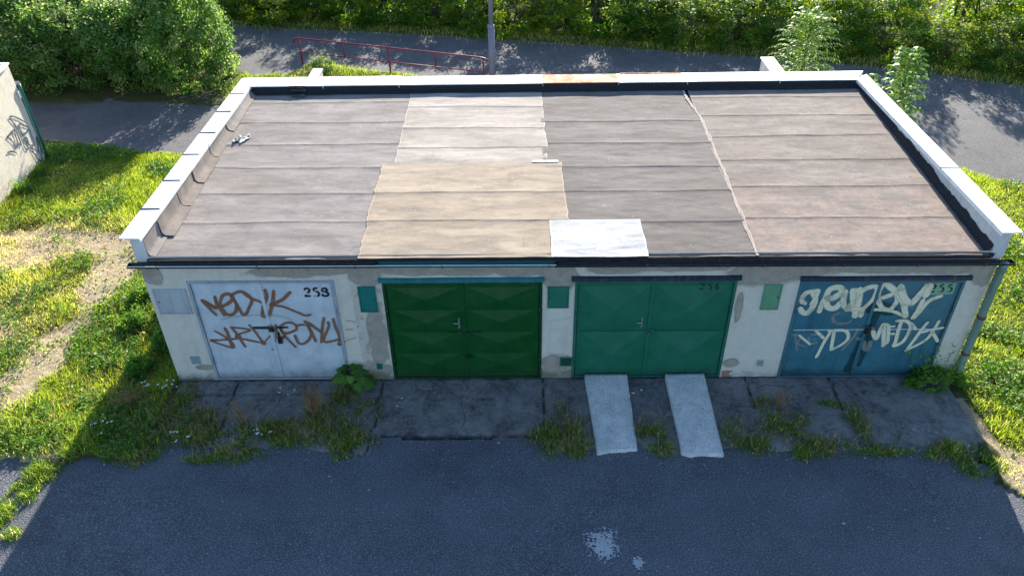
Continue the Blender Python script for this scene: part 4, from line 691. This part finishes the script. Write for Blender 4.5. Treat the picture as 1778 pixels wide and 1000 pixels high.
# ================================================================ PLANTS
def leaves_mesh(name, C, N, size, aspect=.6, rnd=None, curl=.25, droop=None):
    """C centres, N leaf normals -> two-triangle folded leaves"""
    n = len(C); N = N / (np.linalg.norm(N, axis=1)[:, None] + 1e-9); a = rng.normal(size=(n, 3)) if droop is None else droop + rng.normal(size=(n, 3)) * .35
    T = np.cross(N, a); T /= np.linalg.norm(T, axis=1)[:, None] + 1e-9; U = np.cross(T, N)
    s = (size * rng.uniform(.6, 1.3, n))[:, None]; w = s * aspect
    V = np.stack([C - U * s * .5, C + T * w * .5 + N * s * curl * .3, C + U * s * .5 - N * s * curl * .3, C - T * w * .5 + N * s * curl * .3], 1)
    F = np.arange(n * 4).reshape(n, 4); r = rng.uniform(0, 1, n) if rnd is None else rnd
    return V.reshape(-1, 3), F, np.repeat(r, 4)
def crown(name, w, h, nclump, nleaf, size, seed, flat=.0, z0=.1, low=.85):
    g = np.random.default_rng(seed); P = []
    ang = g.uniform(0, 2 * np.pi, nclump); zz = g.uniform(0, 1, nclump) ** low; rmax = np.sqrt(np.clip(1 - (np.clip(zz - .35, 0, 1) / .68) ** 2, .03, 1)) * (.82 + .18 * np.minimum(zz / .25, 1))
    lob = .75 + .5 * vn(ang * 1.3 + seed, zz * 3, seed); rad = w * rmax * lob * np.sqrt(g.uniform(.35, 1, nclump))
    C = np.stack([rad * np.cos(ang), rad * np.sin(ang), z0 + zz * (h - z0)], 1)
    q = nleaf // nclump; cr = g.uniform(.6, 1.25, nclump) * .3 * (h / 3) ** .5
    D = g.normal(size=(nclump, q, 3)); D /= np.linalg.norm(D, axis=2)[..., None]; D *= (g.uniform(0, 1, (nclump, q)) ** .45)[..., None] * cr[:, None, None]; D[..., 2] *= .8
    X = (C[:, None] + D).reshape(-1, 3); X[:, 2] = np.maximum(X[:, 2], .02)
    out = X * [1, 1, .5] - [0, 0, h * .2]; out /= np.linalg.norm(out, axis=1)[:, None] + 1e-9; Nn = out * .55 + g.normal(size=X.shape) * .6 + [0, 0, .55]
    tone = np.clip(np.repeat(g.uniform(0, 1, nclump), q) * .55 + g.uniform(0, .5, len(X)), 0, 1)
    # young upright shoots give an uneven outline
    k = int(nclump * .5); sa = g.uniform(0, 2 * np.pi, k); sr = w * g.uniform(.2, 1.0, k); sz = h * (.55 + .42 * (1 - (sr / w) ** 2)) ; L = g.uniform(.25, .7, k)
    t = g.uniform(0, 1, (k, 14)); lean = g.normal(size=(k, 2)) * .25
    S = np.stack([(sr * np.cos(sa))[:, None] * .95 + lean[:, :1] * t, (sr * np.sin(sa))[:, None] * .95 + lean[:, 1:] * t, sz[:, None] + t * L[:, None]], -1) + g.normal(size=(k, 14, 3)) * .035
    X = np.concatenate([X, S.reshape(-1, 3)]); Nn = np.concatenate([Nn, g.normal(size=(k * 14, 3)) + [0, 0, .8]]); tone = np.concatenate([tone, g.uniform(.45, 1, k * 14)])
    V, F, r = leaves_mesh(name, X, Nn, size, .62, tone); return np_mesh(name, V, F, {'rnd': r})
def trunk_mesh(name, h, r, nl, spread, seed, base=0.):
    g = random.Random(seed); b = MB(); 
    for k in range(nl):
        a = 2 * math.pi * k / nl + g.uniform(-.4, .4); x, y = base * math.cos(a), base * math.sin(a); p = [(x, y, -.1)]; H = h * g.uniform(.65, .95); rr_ = [r]
        for j in range(1, 7): t = j / 6; p.append((x + spread * t ** 1.3 * math.cos(a) + g.uniform(-.05, .05), y + spread * t ** 1.3 * math.sin(a) + g.uniform(-.05, .05), H * t)); rr_.append(r * (1 - .8 * t))
        b.tube(p, rr_, 6)
        for j in (2, 3, 4, 5):
            a2 = g.uniform(0, 6.28); q = Vector(p[j]); b.tube([q, q + Vector((math.cos(a2) * .3, math.sin(a2) * .3, .25)), q + Vector((math.cos(a2) * .55, math.sin(a2) * .55, .6))], [rr_[j] * .5, rr_[j] * .35, rr_[j] * .15], 5)
    me = bpy.data.meshes.new(name); me.from_pydata([tuple(map(float, v)) for v in b.v], [], b.f); me.update(); return me
hedge_cr = [crown('crown', 1.3, 2.7, 150, 13500, .085, 100 + i, z0=.02, low=1.7) for i in range(4)]; tall_cr = [crown('crown', 1.6, 4.3, 75, 2600, .10, 120 + i, z0=1.2) for i in range(2)] + [crown('crown', 1.7, 4.6, 110, 6500, .10, 125, z0=1.0)]
hedge_tr = [trunk_mesh('trunk', 2.4, .035, 6, .7, 200 + i, .2) for i in range(2)]; tall_tr = [trunk_mesh('trunk', 4.2, .06, 3, .8, 210 + i, .08) for i in range(2)]
for m in hedge_cr + tall_cr: m.materials.append(MAT['leaf'])
for m in hedge_tr + tall_tr: m.materials.append(MAT['bark'])
def shrub(name, x, y, s, rzv, cr, tr, lab, cat, group, mat=None, sz=None):
    e_ = empty(name, (x, y, -.06), rzv); e_.scale = (s, s, sz or s); tag(e_, lab, cat, group)
    c = link('crown', cr, None, e_); t = link('trunk', tr, None, e_)
    if mat: c.material_slots[0].link = 'OBJECT'; c.material_slots[0].material = mat
    return e_
far = [(-16, 22.5), (-8, 20.6), (-4.2, 19.4), (.35, 18.75), (4.94, 17.85), (9.65, 16.8), (13.9, 15.8), (16.8, 15.0), (18.4, 14.5), (21, 13.2), (26, 10.2), (33, 4)]
def along(L, t):
    for (x1, y1), (x2, y2) in zip(L[:-1], L[1:]):
        d = math.hypot(x2 - x1, y2 - y1)
        if t <= d: return x1 + (x2 - x1) * t / d, y1 + (y2 - y1) * t / d, math.atan2(y2 - y1, x2 - x1)
        t -= d
    return None
rnd = random.Random(5); t = 7.5; k = 0; hl = []
while t < 50:
    q = along(far, t)
    if q is None: break
    x, y, a = q; off = 1.0 + rnd.uniform(-.15, .25); hl.append((x - math.sin(a) * off, y + math.cos(a) * off)); t += 1.55 + rnd.uniform(-.2, .25)
ORD = ['first', 'second', 'third', 'fourth', 'fifth', 'sixth', 'seventh', 'eighth', 'ninth', 'tenth', 'eleventh', 'twelfth', 'thirteenth', 'fourteenth', 'fifteenth', 'sixteenth', 'seventeenth', 'eighteenth', 'nineteenth', 'twentieth', 'twenty-first', 'twenty-second', 'twenty-third', 'twenty-fourth', 'twenty-fifth', 'twenty-sixth', 'twenty-seventh', 'twenty-eighth']
for k, (x, y) in enumerate(hl):
    s = rnd.uniform(.85, 1.12); shrub('hedge_shrub', x, y, s, rnd.uniform(0, 6.3), hedge_cr[k % 4], hedge_tr[k % 2], 'leafy green hedge shrub, %s from the left along the far edge of the path' % ORD[min(k, 27)], 'shrub', 'shrubs of the hedge behind the path', sz=s * rnd.uniform(.52, .78))
k = 0; t = 8.3
while t < 49:
    q = along(far, t)
    if q is None: break
    x, y, a = q; off = 5.2 + rnd.uniform(-.4, .8); s = rnd.uniform(1.1, 1.35)
    shrub('hedge_shrub', x - math.sin(a) * off, y + math.cos(a) * off, s, rnd.uniform(0, 6.3), hedge_cr[k % 4], hedge_tr[k % 2], 'green shrub in the rear row of the hedge, %s from the left' % ORD[min(k, 27)], 'shrub', 'shrubs of the hedge behind the path', sz=s * rnd.uniform(.75, .95)); t += 2.1 + rnd.uniform(-.3, .4); k += 1
k = 0; t = 8.0  # row added behind the hedge so its loose crowns dapple the path
while t < 48:
    q = along(far, t)
    if q is None: break
    x, y, a = q; off = (4.6 if t < 30 else 3.4) + rnd.uniform(-.8, .8); s = rnd.uniform(.75, 1.0)
    shrub('young_tree', x - math.sin(a) * off, y + math.cos(a) * off, s, rnd.uniform(0, 6.3), tall_cr[2 if t > 31 else k % 2], tall_tr[k % 2], 'taller loose tree behind the hedge, %s from the left' % ORD[min(k, 27)], 'tree', 'trees behind the hedge'); t += (3.6 if t < 31 else 2.8) + rnd.uniform(-.4, .9); k += 1
# the big shrubs on the island at the left
big_cr = [crown('crown', 1.45, 2.6, 260, 30000, .075, 140 + i, z0=.05) for i in range(3)]
for m in big_cr: m.materials.append(MAT['leaf_shrub'])
for k, (x, y, s, z, lab) in enumerate([(-4.35, 13.5, 1.0, 1.2, 'large dense rounded shrub beside the upper path, nearest the roof corner'), (-6.2, 13.9, 1.1, .92, 'large dense shrub with silvery shoot tips in the middle of the left thicket'), (-8.1, 13.7, 1.05, .85, 'large dense shrub behind the coping of the beige garage'),
                                        (-5.6, 16.0, 1.0, 1.0, 'bushy shrub at the back of the left thicket near the upper path'), (-7.8, 16.2, 1.15, 1.05, 'bushy shrub at the back of the left thicket, tallest of them'), (-10.2, 14.3, 1.15, 1.1, 'dark shrub at the far left edge of the thicket'), (-10.2, 17.0, 1.2, 1.2, 'dark shrub at the far left back of the thicket')]):
    shrub('large_shrub', x, y, s, k * 1.3, big_cr[k % 3], hedge_tr[k % 2], lab, 'shrub', 'shrubs of the left thicket', sz=z)
sm_cr = crown('crown', .42, .62, 40, 2600, .055, 160, z0=.03); sm_cr.materials.append(MAT['leaf_shrub']); sm_tr = trunk_mesh('trunk', .45, .012, 4, .2, 260, .03); sm_tr.materials.append(MAT['bark'])
shrub('small_bush', -.5, 14.45, .9, 0, sm_cr, sm_tr, 'small round green bush under the left end of the handrail', 'bush', None, sz=.62)
# low nettle-like bushes by the left wall
nt_cr = [crown('foliage', .5, .55, 60, 4200, .07, 170 + i, z0=.02) for i in range(2)]
for m in nt_cr: m.materials.append(MAT['weed'])
for k, (x, y, s, lab) in enumerate([(-.75, 2.75, .62, 'leafy nettle clump in the sun beside the gutter corner'), (-1.5, 2.3, .5, 'leafy nettle clump at the edge of the bare track'), (-.7, 1.85, .62, 'leafy nettle clump half in the garage shadow'), (-1.35, 1.45, .5, 'low nettle clump left of the shadow edge'), (-.45, .95, .62, 'dark nettle clump in shade by the left wall base'), (-.75, .2, .5, 'dark nettle clump at the front left wall corner'), (-5.95, 6.5, .45, 'nettle clump along the foot of the beige garage wall'), (-6.05, 7.4, .35, 'small nettle clump at the corner of the beige garage')]):
    e_ = empty('nettle_clump', (x, y, -.05), k * 1.1); e_.scale = (s, s, s); tag(e_, lab, 'weeds', 'nettle clumps beside the garages'); link('foliage', nt_cr[k % 2], None, e_)
dk = crown('foliage', .48, .26, 60, 6000, .05, 175, z0=.02); dk.materials.append(MAT['weed'])
e_ = empty('weed_clump', (12.62, -.2, -.03)); e_.scale = (1.05, .45, 1); tag(e_, 'dark green weed clump below the petrol blue door by the downpipe', 'weeds'); link('foliage', dk, None, e_)

# saplings with pinnate fronds
def sapling(x, y, h, w, lab, seed, z0f, nf, lf=.11):
    g = np.random.default_rng(seed); Vv, Ff, rr_, o = [], [], [], 0; st = MB(); C_, N_, D_, Z_ = [], [], [], []
    for k in range(nf):
        z = z0f + (h - z0f) * (k / (nf - 1)) ** .95; a = k * 2.4 + g.uniform(-.3, .3); f = (h - z) / (h - z0f); L = w * (.28 + .72 * np.sin(min(1, f * 1.25 + .12) * np.pi * .62)) * g.uniform(.8, 1.15); up = .75 + .6 * (1 - f)
        P = [np.array([0, 0, z]) + np.array([np.cos(a) * L * t, np.sin(a) * L * t, L * (up * t - .75 * t * t)]) for t in np.linspace(0, 1, 8)]; st.tube([tuple(p) for p in P], [.006] * 7 + [.002], 4, False)
        for t in np.linspace(.12, 1, 11):
            p = np.array([np.cos(a) * L * t, np.sin(a) * L * t, z + L * (up * t - .75 * t * t)]); side = np.array([-np.sin(a), np.cos(a), 0]); fw = np.array([np.cos(a), np.sin(a), up - 1.5 * t]); fw /= np.linalg.norm(fw)
            for sgn in ((-1, 1) if t < .99 else (0,)):
                d = side * sgn + fw * .45 + np.array([0, 0, -.25]); d /= np.linalg.norm(d); C_.append(p + d * lf * .55); D_.append(d); nn_ = np.cross(d, side if abs(sgn) < .5 else fw); nn_ = nn_ if nn_[2] > 0 else -nn_; N_.append(nn_ + g.normal(size=3) * .25 + [0, 0, .3])
    C_, N_, D_ = map(np.array, (C_, N_, D_)); N_ /= np.linalg.norm(N_, axis=1)[:, None]; T = np.cross(N_, D_); T /= np.linalg.norm(T, axis=1)[:, None]; s = (lf * g.uniform(.75, 1.15, len(C_)))[:, None]
    V = np.stack([C_ - D_ * s * .5, C_ + T * s * .23 + D_ * s * .05, C_ + D_ * s * .55 - N_ * s * .12, C_ - T * s * .23 + D_ * s * .05], 1).reshape(-1, 3)
    e_ = empty('sapling', (x, y, -.05)); tag(e_, lab, 'sapling')
    cm = np_mesh('crown', V, np.arange(len(V)).reshape(-1, 4), {'rnd': np.repeat(np.clip(g.uniform(0, 1, len(C_)), 0, 1), 4)}); link('crown', cm, MAT['leaf_sap'], e_)
    st.build('leaf_stalks', MAT['weed'], e_); MB().tube([(0, 0, -.1), (.02, .01, h * .5), (0, 0, h)], [.035, .022, .006], 8).build('trunk', MAT['bark'], e_, smooth=True)
sapling(12.75, 9.0, 3.25, .74, 'pale feathery leaved sapling rising behind the rear coping', 301, 1.2, 140, .11)
sapling(13.72, 5.75, 3.5, .5, 'yellowish feathery sapling beside the right coping', 302, .9, 120, .115)
sapling(13.5, 6.7, 2.6, .42, 'low greyish sapling between the rear corner and the yellowish one', 303, 1.0, 26, .11)

# maple-like weed by the grey door
def maple(x, y, lab):
    g = random.Random(9); b = []; e_ = empty('maple_seedling', (x, y, -.03)); tag(e_, lab, 'weed'); st = MB(); V, F, r = [], [], []
    out = [(0, 0), (.18, -.08), (.5, -.1), (.36, .14), (.62, .4), (.3, .42), (.22, .62), (0, 1.0), (-.22, .62), (-.3, .42), (-.62, .4), (-.36, .14), (-.5, -.1), (-.18, -.08)]
    for k in range(46):
        a = g.uniform(0, 6.28); rad = .30 * math.sqrt(g.random()); z = .12 + .34 * (1 - (rad / .33) ** 2) * g.uniform(.6, 1); c = Vector((rad * math.cos(a), rad * math.sin(a) * .7, z)); s = g.uniform(.12, .19)
        nrm = Vector((math.cos(a) * .5 + g.uniform(-.3, .3), math.sin(a) * .5 - .35 + g.uniform(-.3, .3), 1)).normalized(); d = Vector((math.cos(a), math.sin(a), -.35)); d = (d - nrm * d.dot(nrm)).normalized(); t_ = d.cross(nrm); st.tube([(0, 0, 0), tuple(c * .6 + Vector((0, 0, .05))), tuple(c)], [.006, .004, .002], 5, False)
        n0 = len(V); V.append(tuple(c + d * s * .3)); r.append(g.random())
        for u, v in out: V.append(tuple(c + t_ * u * s + d * v * s - nrm * (abs(u) * .25 + abs(v - .3) * .12) * s)); r.append(r[-1])
        for j in range(len(out)): F.append((n0, n0 + 1 + j, n0 + 1 + (j + 1) % len(out)))
    link('foliage', np_mesh('foliage', np.array(V), np.array(F), {'rnd': np.array(r)}), MAT['weed'], e_); st.build('stems', MAT['weed'], e_)
maple(2.95, -.16, 'bright broad leaved maple seedling in front of the grey door corner')

# ---------------------------------------------------------------- grass
def blades(name, x, y, z, L, W, rn, m, lean=.55, kind='stuff', parent=None):
    n = len(x); a = rng.uniform(0, 2 * np.pi, n); b = rng.uniform(0, 2 * np.pi, n); le = lean * rng.uniform(.3, 1.5, n) * L; P = np.stack([x, y, z], 1); D = np.stack([np.cos(a), np.sin(a), np.zeros(n)], 1); T = np.stack([np.cos(b), np.sin(b), np.zeros(n)], 1) * (W * .5)[:, None]
    up = np.array([0, 0, 1.]); H = np.sqrt(np.maximum(L * L - le * le * .8, (L * .25) ** 2))
    m1 = P + D * (le * .3)[:, None] + up * (H * .6)[:, None]; tp = P + D * le[:, None] + up * H[:, None] * .92
    V = np.stack([P - T, P + T, m1 + T * .8, m1 - T * .8, tp], 1).reshape(-1, 3); k = np.arange(n)[:, None] * 5
    tri = np.concatenate([k + [0, 1, 2], k + [0, 2, 3], k + [3, 2, 4]], 1).reshape(-1, 3)
    me = np_mesh(name, V, tri, {'rnd': np.repeat(rn, 5)}); o = link(name, me, m, parent)
    return o
def scatter(x0, x1, y0, y1, per, dens):
    n = int((x1 - x0) * (y1 - y0) * per); x = rng.uniform(x0, x1, n); y = rng.uniform(y0, y1, n); k = rng.uniform(0, 1, n) < dens(x, y); return x[k], y[k]
def lawn_d(x, y):
    bad = in_path(x, y, .35) | pip(x, y + (fbm(x * 2.5, y * 2.5, 9) - .5) * .35, ROAD) | ((x > -.03) & (x < 13.06) & (y < 6.5) & (y > -1.8)) | ((x < -6.32 + (8.3 - y) * .06) & (y < 8.35) & (y > 1.6))
    d = 1 - dirt(x, y) * 1.02; d = d * sstep(.22, .45, fbm(x * 1.6, y * 1.6, 14) + .12); return np.where(bad, 0, np.clip(d, 0.09, 1))
x1_, y1_ = scatter(-8.5, .02, -2.4, 9.2, 2600, lawn_d); x2_, y2_ = scatter(12.9, 18.5, -4.2, 8.2, 2600, lawn_d); x3_, y3_ = scatter(-12, 13, 6.3, 11.5, 500, lawn_d); x4_, y4_ = scatter(-3.0, 5, 12.2, 16, 900, lawn_d)
X = np.concatenate([x1_, x2_, x3_, x4_]); Y = np.concatenate([y1_, y2_, y3_, y4_])
tall = fbm(X * .9, Y * .9, 15); tall = sstep(.4, .7, tall) + .8 * ((X < 0) & (X > -3) & (Y < 1.2)) * fbm(X * 2, Y * 2, 16); dd = dirt(X, Y)
L = (.05 + .11 * tall + .03 * rng.uniform(0, 1, len(X))) * (1 - .55 * dd); rn = np.clip(.42 * fbm(X * .8, Y * .8, 18) + rng.uniform(-.12, .42, len(X)) + .45 * dd + .3 * ((X < -2.6) & (Y < 5.5)) * fbm(X * 1.5, Y * 1.5, 19) + (rng.uniform(0, 1, len(X)) < .05) * .4 , 0, 1)
o = blades('grass', X, Y, gz(X, Y) - .01, L * rng.uniform(.6, 1.3, len(X)), rng.uniform(.006, .012, len(X)), rn, MAT['grass'], .75); tag(o, 'bright green and yellowish grass on both sides of the garages', 'grass', kind='stuff')
# broad low leaves mixed into the lawn
xb, yb = scatter(-8.5, 0, -2.4, 9, 260, lambda x, y: lawn_d(x, y) * sstep(.45, .6, fbm(x * 1.3, y * 1.3, 22))); xc, yc_ = scatter(13.0, 18, -3.6, 8, 200, lambda x, y: lawn_d(x, y) * sstep(.45, .6, fbm(x * 1.3, y * 1.3, 23)))
xb = np.concatenate([xb, xc]); yb = np.concatenate([yb, yc_]); rep = 5; xb = np.repeat(xb, rep) + rng.normal(size=len(xb) * rep) * .05; yb = np.repeat(yb, rep) + rng.normal(size=len(yb) * rep) * .05
Cb = np.stack([xb, yb, gz(xb, yb) + rng.uniform(.03, .13, len(xb))], 1); Cb = Cb[Cb[:, 2] > -.1]
V, F, r = leaves_mesh('ground_cover', Cb, rng.normal(size=Cb.shape) * .45 + [0, 0, 1], .06, .6); tag(link('ground_cover', np_mesh('ground_cover', V, F, {'rnd': r}), MAT['weed']), 'low broad leaved weeds growing in the grass', 'ground cover', kind='stuff')
# litter and low growth along the foot of the hedge
hx = []; 
for i in range(26000):
    q = along(far, 7 + rnd.random() * 44)
    if q: o_ = rnd.gauss(.15, .35); hx.append((q[0] - math.sin(q[2]) * o_, q[1] + math.cos(q[2]) * o_))
hx = np.array(hx); o = blades('verge_grass', hx[:, 0], hx[:, 1], np.full(len(hx), -.06), rng.uniform(.05, .22, len(hx)), rng.uniform(.01, .018, len(hx)), np.clip(rng.uniform(.1, 1, len(hx)), 0, 1), MAT['grass'], .6); tag(o, 'rough verge grass along the foot of the hedge', 'grass', kind='stuff')
# grass in front of the garages: fills the gaps of the apron
TUFT = [(.55, -1.1, .55, .35), (1.35, -1.62, .5, .18), (2.0, -1.2, .7, .28), (2.6, -.95, .4, .35), (3.1, -1.35, .35, .38), (2.85, -.4, .22, .25), (3.3, -.75, .2, .3), (-.1, -1.35, .5, .4), (6.22, -1.35, .28, .38), (6.55, -1.35, .3, .38), (6.38, -.7, .15, .35), (7.8, -1.25, .24, .4), (7.95, -1.6, .18, .15), (9.3, -1.35, .45, .33), (9.85, -1.1, .45, .38), (10.15, -1.55, .6, .2), (9.75, -.72, .25, .2), (10.75, -.7, .2, .1), (11.1, -1.1, .14, .35), (11.3, -1.65, .5, .1), (11.0, -.85, .12, .25), (12.2, -1.75, .4, .1), (12.6, -1.95, .35, .25), (12.35, -1.6, .3, .15), (.2, -.4, .25, .3), (.05, -.9, .3, .4), (.9, -1.75, .3, .06), (-1.35, -1.95, .25, .2), (-1.45, -2.35, .22, .22), (-1.55, -2.7, .16, .2), (-1.25, -3.05, .12, .1)]
def front_d(x, y):
    n_ = fbm(x * 3, y * 3, 25); d = np.zeros_like(x)
    for cx_, cy_, rx, ry in TUFT: d = np.maximum(d, 1 - sstep(.45, 1.4, np.hypot((x - cx_) / rx, (y - cy_) / ry) + (n_ - .5) * .9))
    d = d * sstep(.3, .62, fbm(x * 5, y * 5, 26) + .12)
    for a, b in ((6.87, 7.56), (8.19, 8.84)): d = np.where((x > a) & (x < b) & (y > -1.68), 0, d)
    return np.where(y > -.06, 0, d)
X, Y = scatter(-1.9, 13.0, -3.2, -.05, 5200, front_d); tl = front_d(X, Y); q = fbm(X * 2, Y * 2, 28)
L = (.05 + .22 * np.clip(fbm(X * 4, Y * 4, 29) - .2, 0, 1) * (.4 + .6 * tl)) * rng.uniform(.6, 1.4, len(X)); rn = np.clip(q * .2 + rng.uniform(-.3, .2, len(X)) + (rng.uniform(0, 1, len(X)) < .13) * .75, 0, 1)  # tones lowered so the blade colour itself carries the shade
o = blades('grass', X, Y, np.full(len(X), -.06), L, rng.uniform(.006, .011, len(X)), rn, MAT['grass'], .7); tag(o, 'tufts of shaded grass growing through the apron in front of the doors', 'grass', kind='stuff')
X, Y = scatter(-.5, 12.6, -1.9, -.3, 420, lambda x, y: front_d(x, y)); tag(blades('dry_stalks', X, Y, np.full(len(X), -.05), rng.uniform(.2, .42, len(X)), np.full(len(X), .006), rng.uniform(0, 1, len(X)), MAT['straw'], .8), 'dry straw stalks among the apron grass', 'dry grass', kind='stuff')
X, Y = scatter(-7, -.2, -1.8, 5.5, 140, lambda x, y: lawn_d(x, y) * .7); tag(blades('dry_stalks', X, Y, gz(X, Y), rng.uniform(.15, .35, len(X)), np.full(len(X), .007), rng.uniform(0, 1, len(X)), MAT['straw'], .9), 'dry straw stalks among the left grass', 'dry grass', kind='stuff')
def dry_weed(x, y, h, lab, seed, n=60, w=.28):
    g = random.Random(seed); b = MB()
    for k in range(n):
        a = g.uniform(0, 6.28); r_ = w * g.random(); p = [(0, 0, 0), (r_ * .4 * math.cos(a), r_ * .4 * math.sin(a), h * .45 * g.uniform(.6, 1)), (r_ * math.cos(a), r_ * math.sin(a), h * g.uniform(.5, 1))]; b.tube(p, [.004, .003, .0018], 4, False)
        e_ = Vector(p[2])
        for j in range(3): b.tube([e_ * .85 + Vector((0, 0, 0)), e_ + Vector((g.uniform(-.06, .06), g.uniform(-.06, .06), g.uniform(-.02, .07)))], [.002, .003], 4, False)
    me = bpy.data.meshes.new('dry_weed'); me.from_pydata([tuple(map(float, v)) for v in b.v], [], b.f); at = me.attributes.new('rnd', 'FLOAT', 'POINT'); at.data.foreach_set('value', [g.random() for _ in b.v]); o = link('dry_weed', me, MAT['straw'], None, False, (x, y, -.05)); tag(o, lab, 'dry weed', 'dry brown weeds in front of the garages')
dry_weed(2.45, -.85, .55, 'tall brown dry weed in front of the right leaf of the grey door', 1, 80, .22); dry_weed(1.35, -1.0, .42, 'thin brown dry weed in front of the left leaf of the grey door', 2, 40, .25); dry_weed(9.9, -.75, .35, 'small dry weed between the emerald and petrol blue doors', 4, 30, .18); dry_weed(-.55, -.6, .35, 'pale dry weed at the shadow edge left of the apron', 5, 50, .35)
gxs, gys = scatter(-1.2, 13, -3.9, -.06, 34, lambda x, y: np.where(y > -1.8, .95, .22)); gn = len(gxs); gs = rng.uniform(.004, .013, gn) * (1 + (rng.uniform(0, 1, gn) < .05) * 1.2)
ga = rng.uniform(0, 6.28, gn); base = np.array([[1, 0, 0], [0, 1, 0], [-1, 0, 0], [0, -1, 0], [0, 0, .8]]); ca, sa_ = np.cos(ga)[:, None], np.sin(ga)[:, None]
gv = np.stack([(base[:, 0] * ca - base[:, 1] * sa_) * gs[:, None] + gxs[:, None], (base[:, 0] * sa_ + base[:, 1] * ca) * gs[:, None] * .7 + gys[:, None], base[:, 2] * gs[:, None] + np.where(gys > -1.62, -.022 + gys * .012, -.068)[:, None]], -1).reshape(-1, 3)
gf = (np.arange(gn)[:, None, None] * 5 + np.array([[0, 1, 4], [1, 2, 4], [2, 3, 4], [3, 0, 4]])[None]).reshape(-1, 3)
tag(link('grit', np_mesh('grit', gv, gf), MAT['grit']), 'pale grit and crumbs scattered on the apron and asphalt', 'grit', kind='stuff')
def yarrow(x, y, lab, seed, n=6):
    g = random.Random(seed); st = MB(); fl = MB()
    for k in range(n):
        u, v, h = g.uniform(-.16, .16), g.uniform(-.12, .12), g.uniform(.18, .32); st.tube([(u * .6, v * .6, 0), (u, v, h)], .003, 4, False)
        for j in range(7): a, q = g.uniform(0, 6.28), g.uniform(0, .025); p = Vector((u + q * math.cos(a), v + q * math.sin(a), h + g.uniform(0, .008))); fl.tube([p, p + Vector((0, 0, .005))], .0055, 6)
    e_ = empty('white_wildflower', (x, y, -.05)); tag(e_, lab, 'flower', 'white wildflowers in the grass'); st.build('stems', MAT['bark'], e_); fl.build('blossoms', MAT['flower'], e_)
yarrow(.6, -1.5, 'white wildflower cluster at the kerb left of the apron grass', 1); yarrow(1.75, -1.45, 'white wildflower cluster at the roadside before the grey door', 2); yarrow(.02, -.35, 'white wildflower cluster at the left corner of the apron', 3); yarrow(-.3, -.25, 'white wildflower cluster just left of the garage corner', 4, 6); yarrow(-.75, -1.25, 'white wildflower cluster in the shadow at the road edge', 5); yarrow(2.0, -.55, 'small white wildflower cluster on the apron before the grey door', 6, 4); yarrow(7.62, -.55, 'tiny white wildflower beside the left ramp', 7, 3)
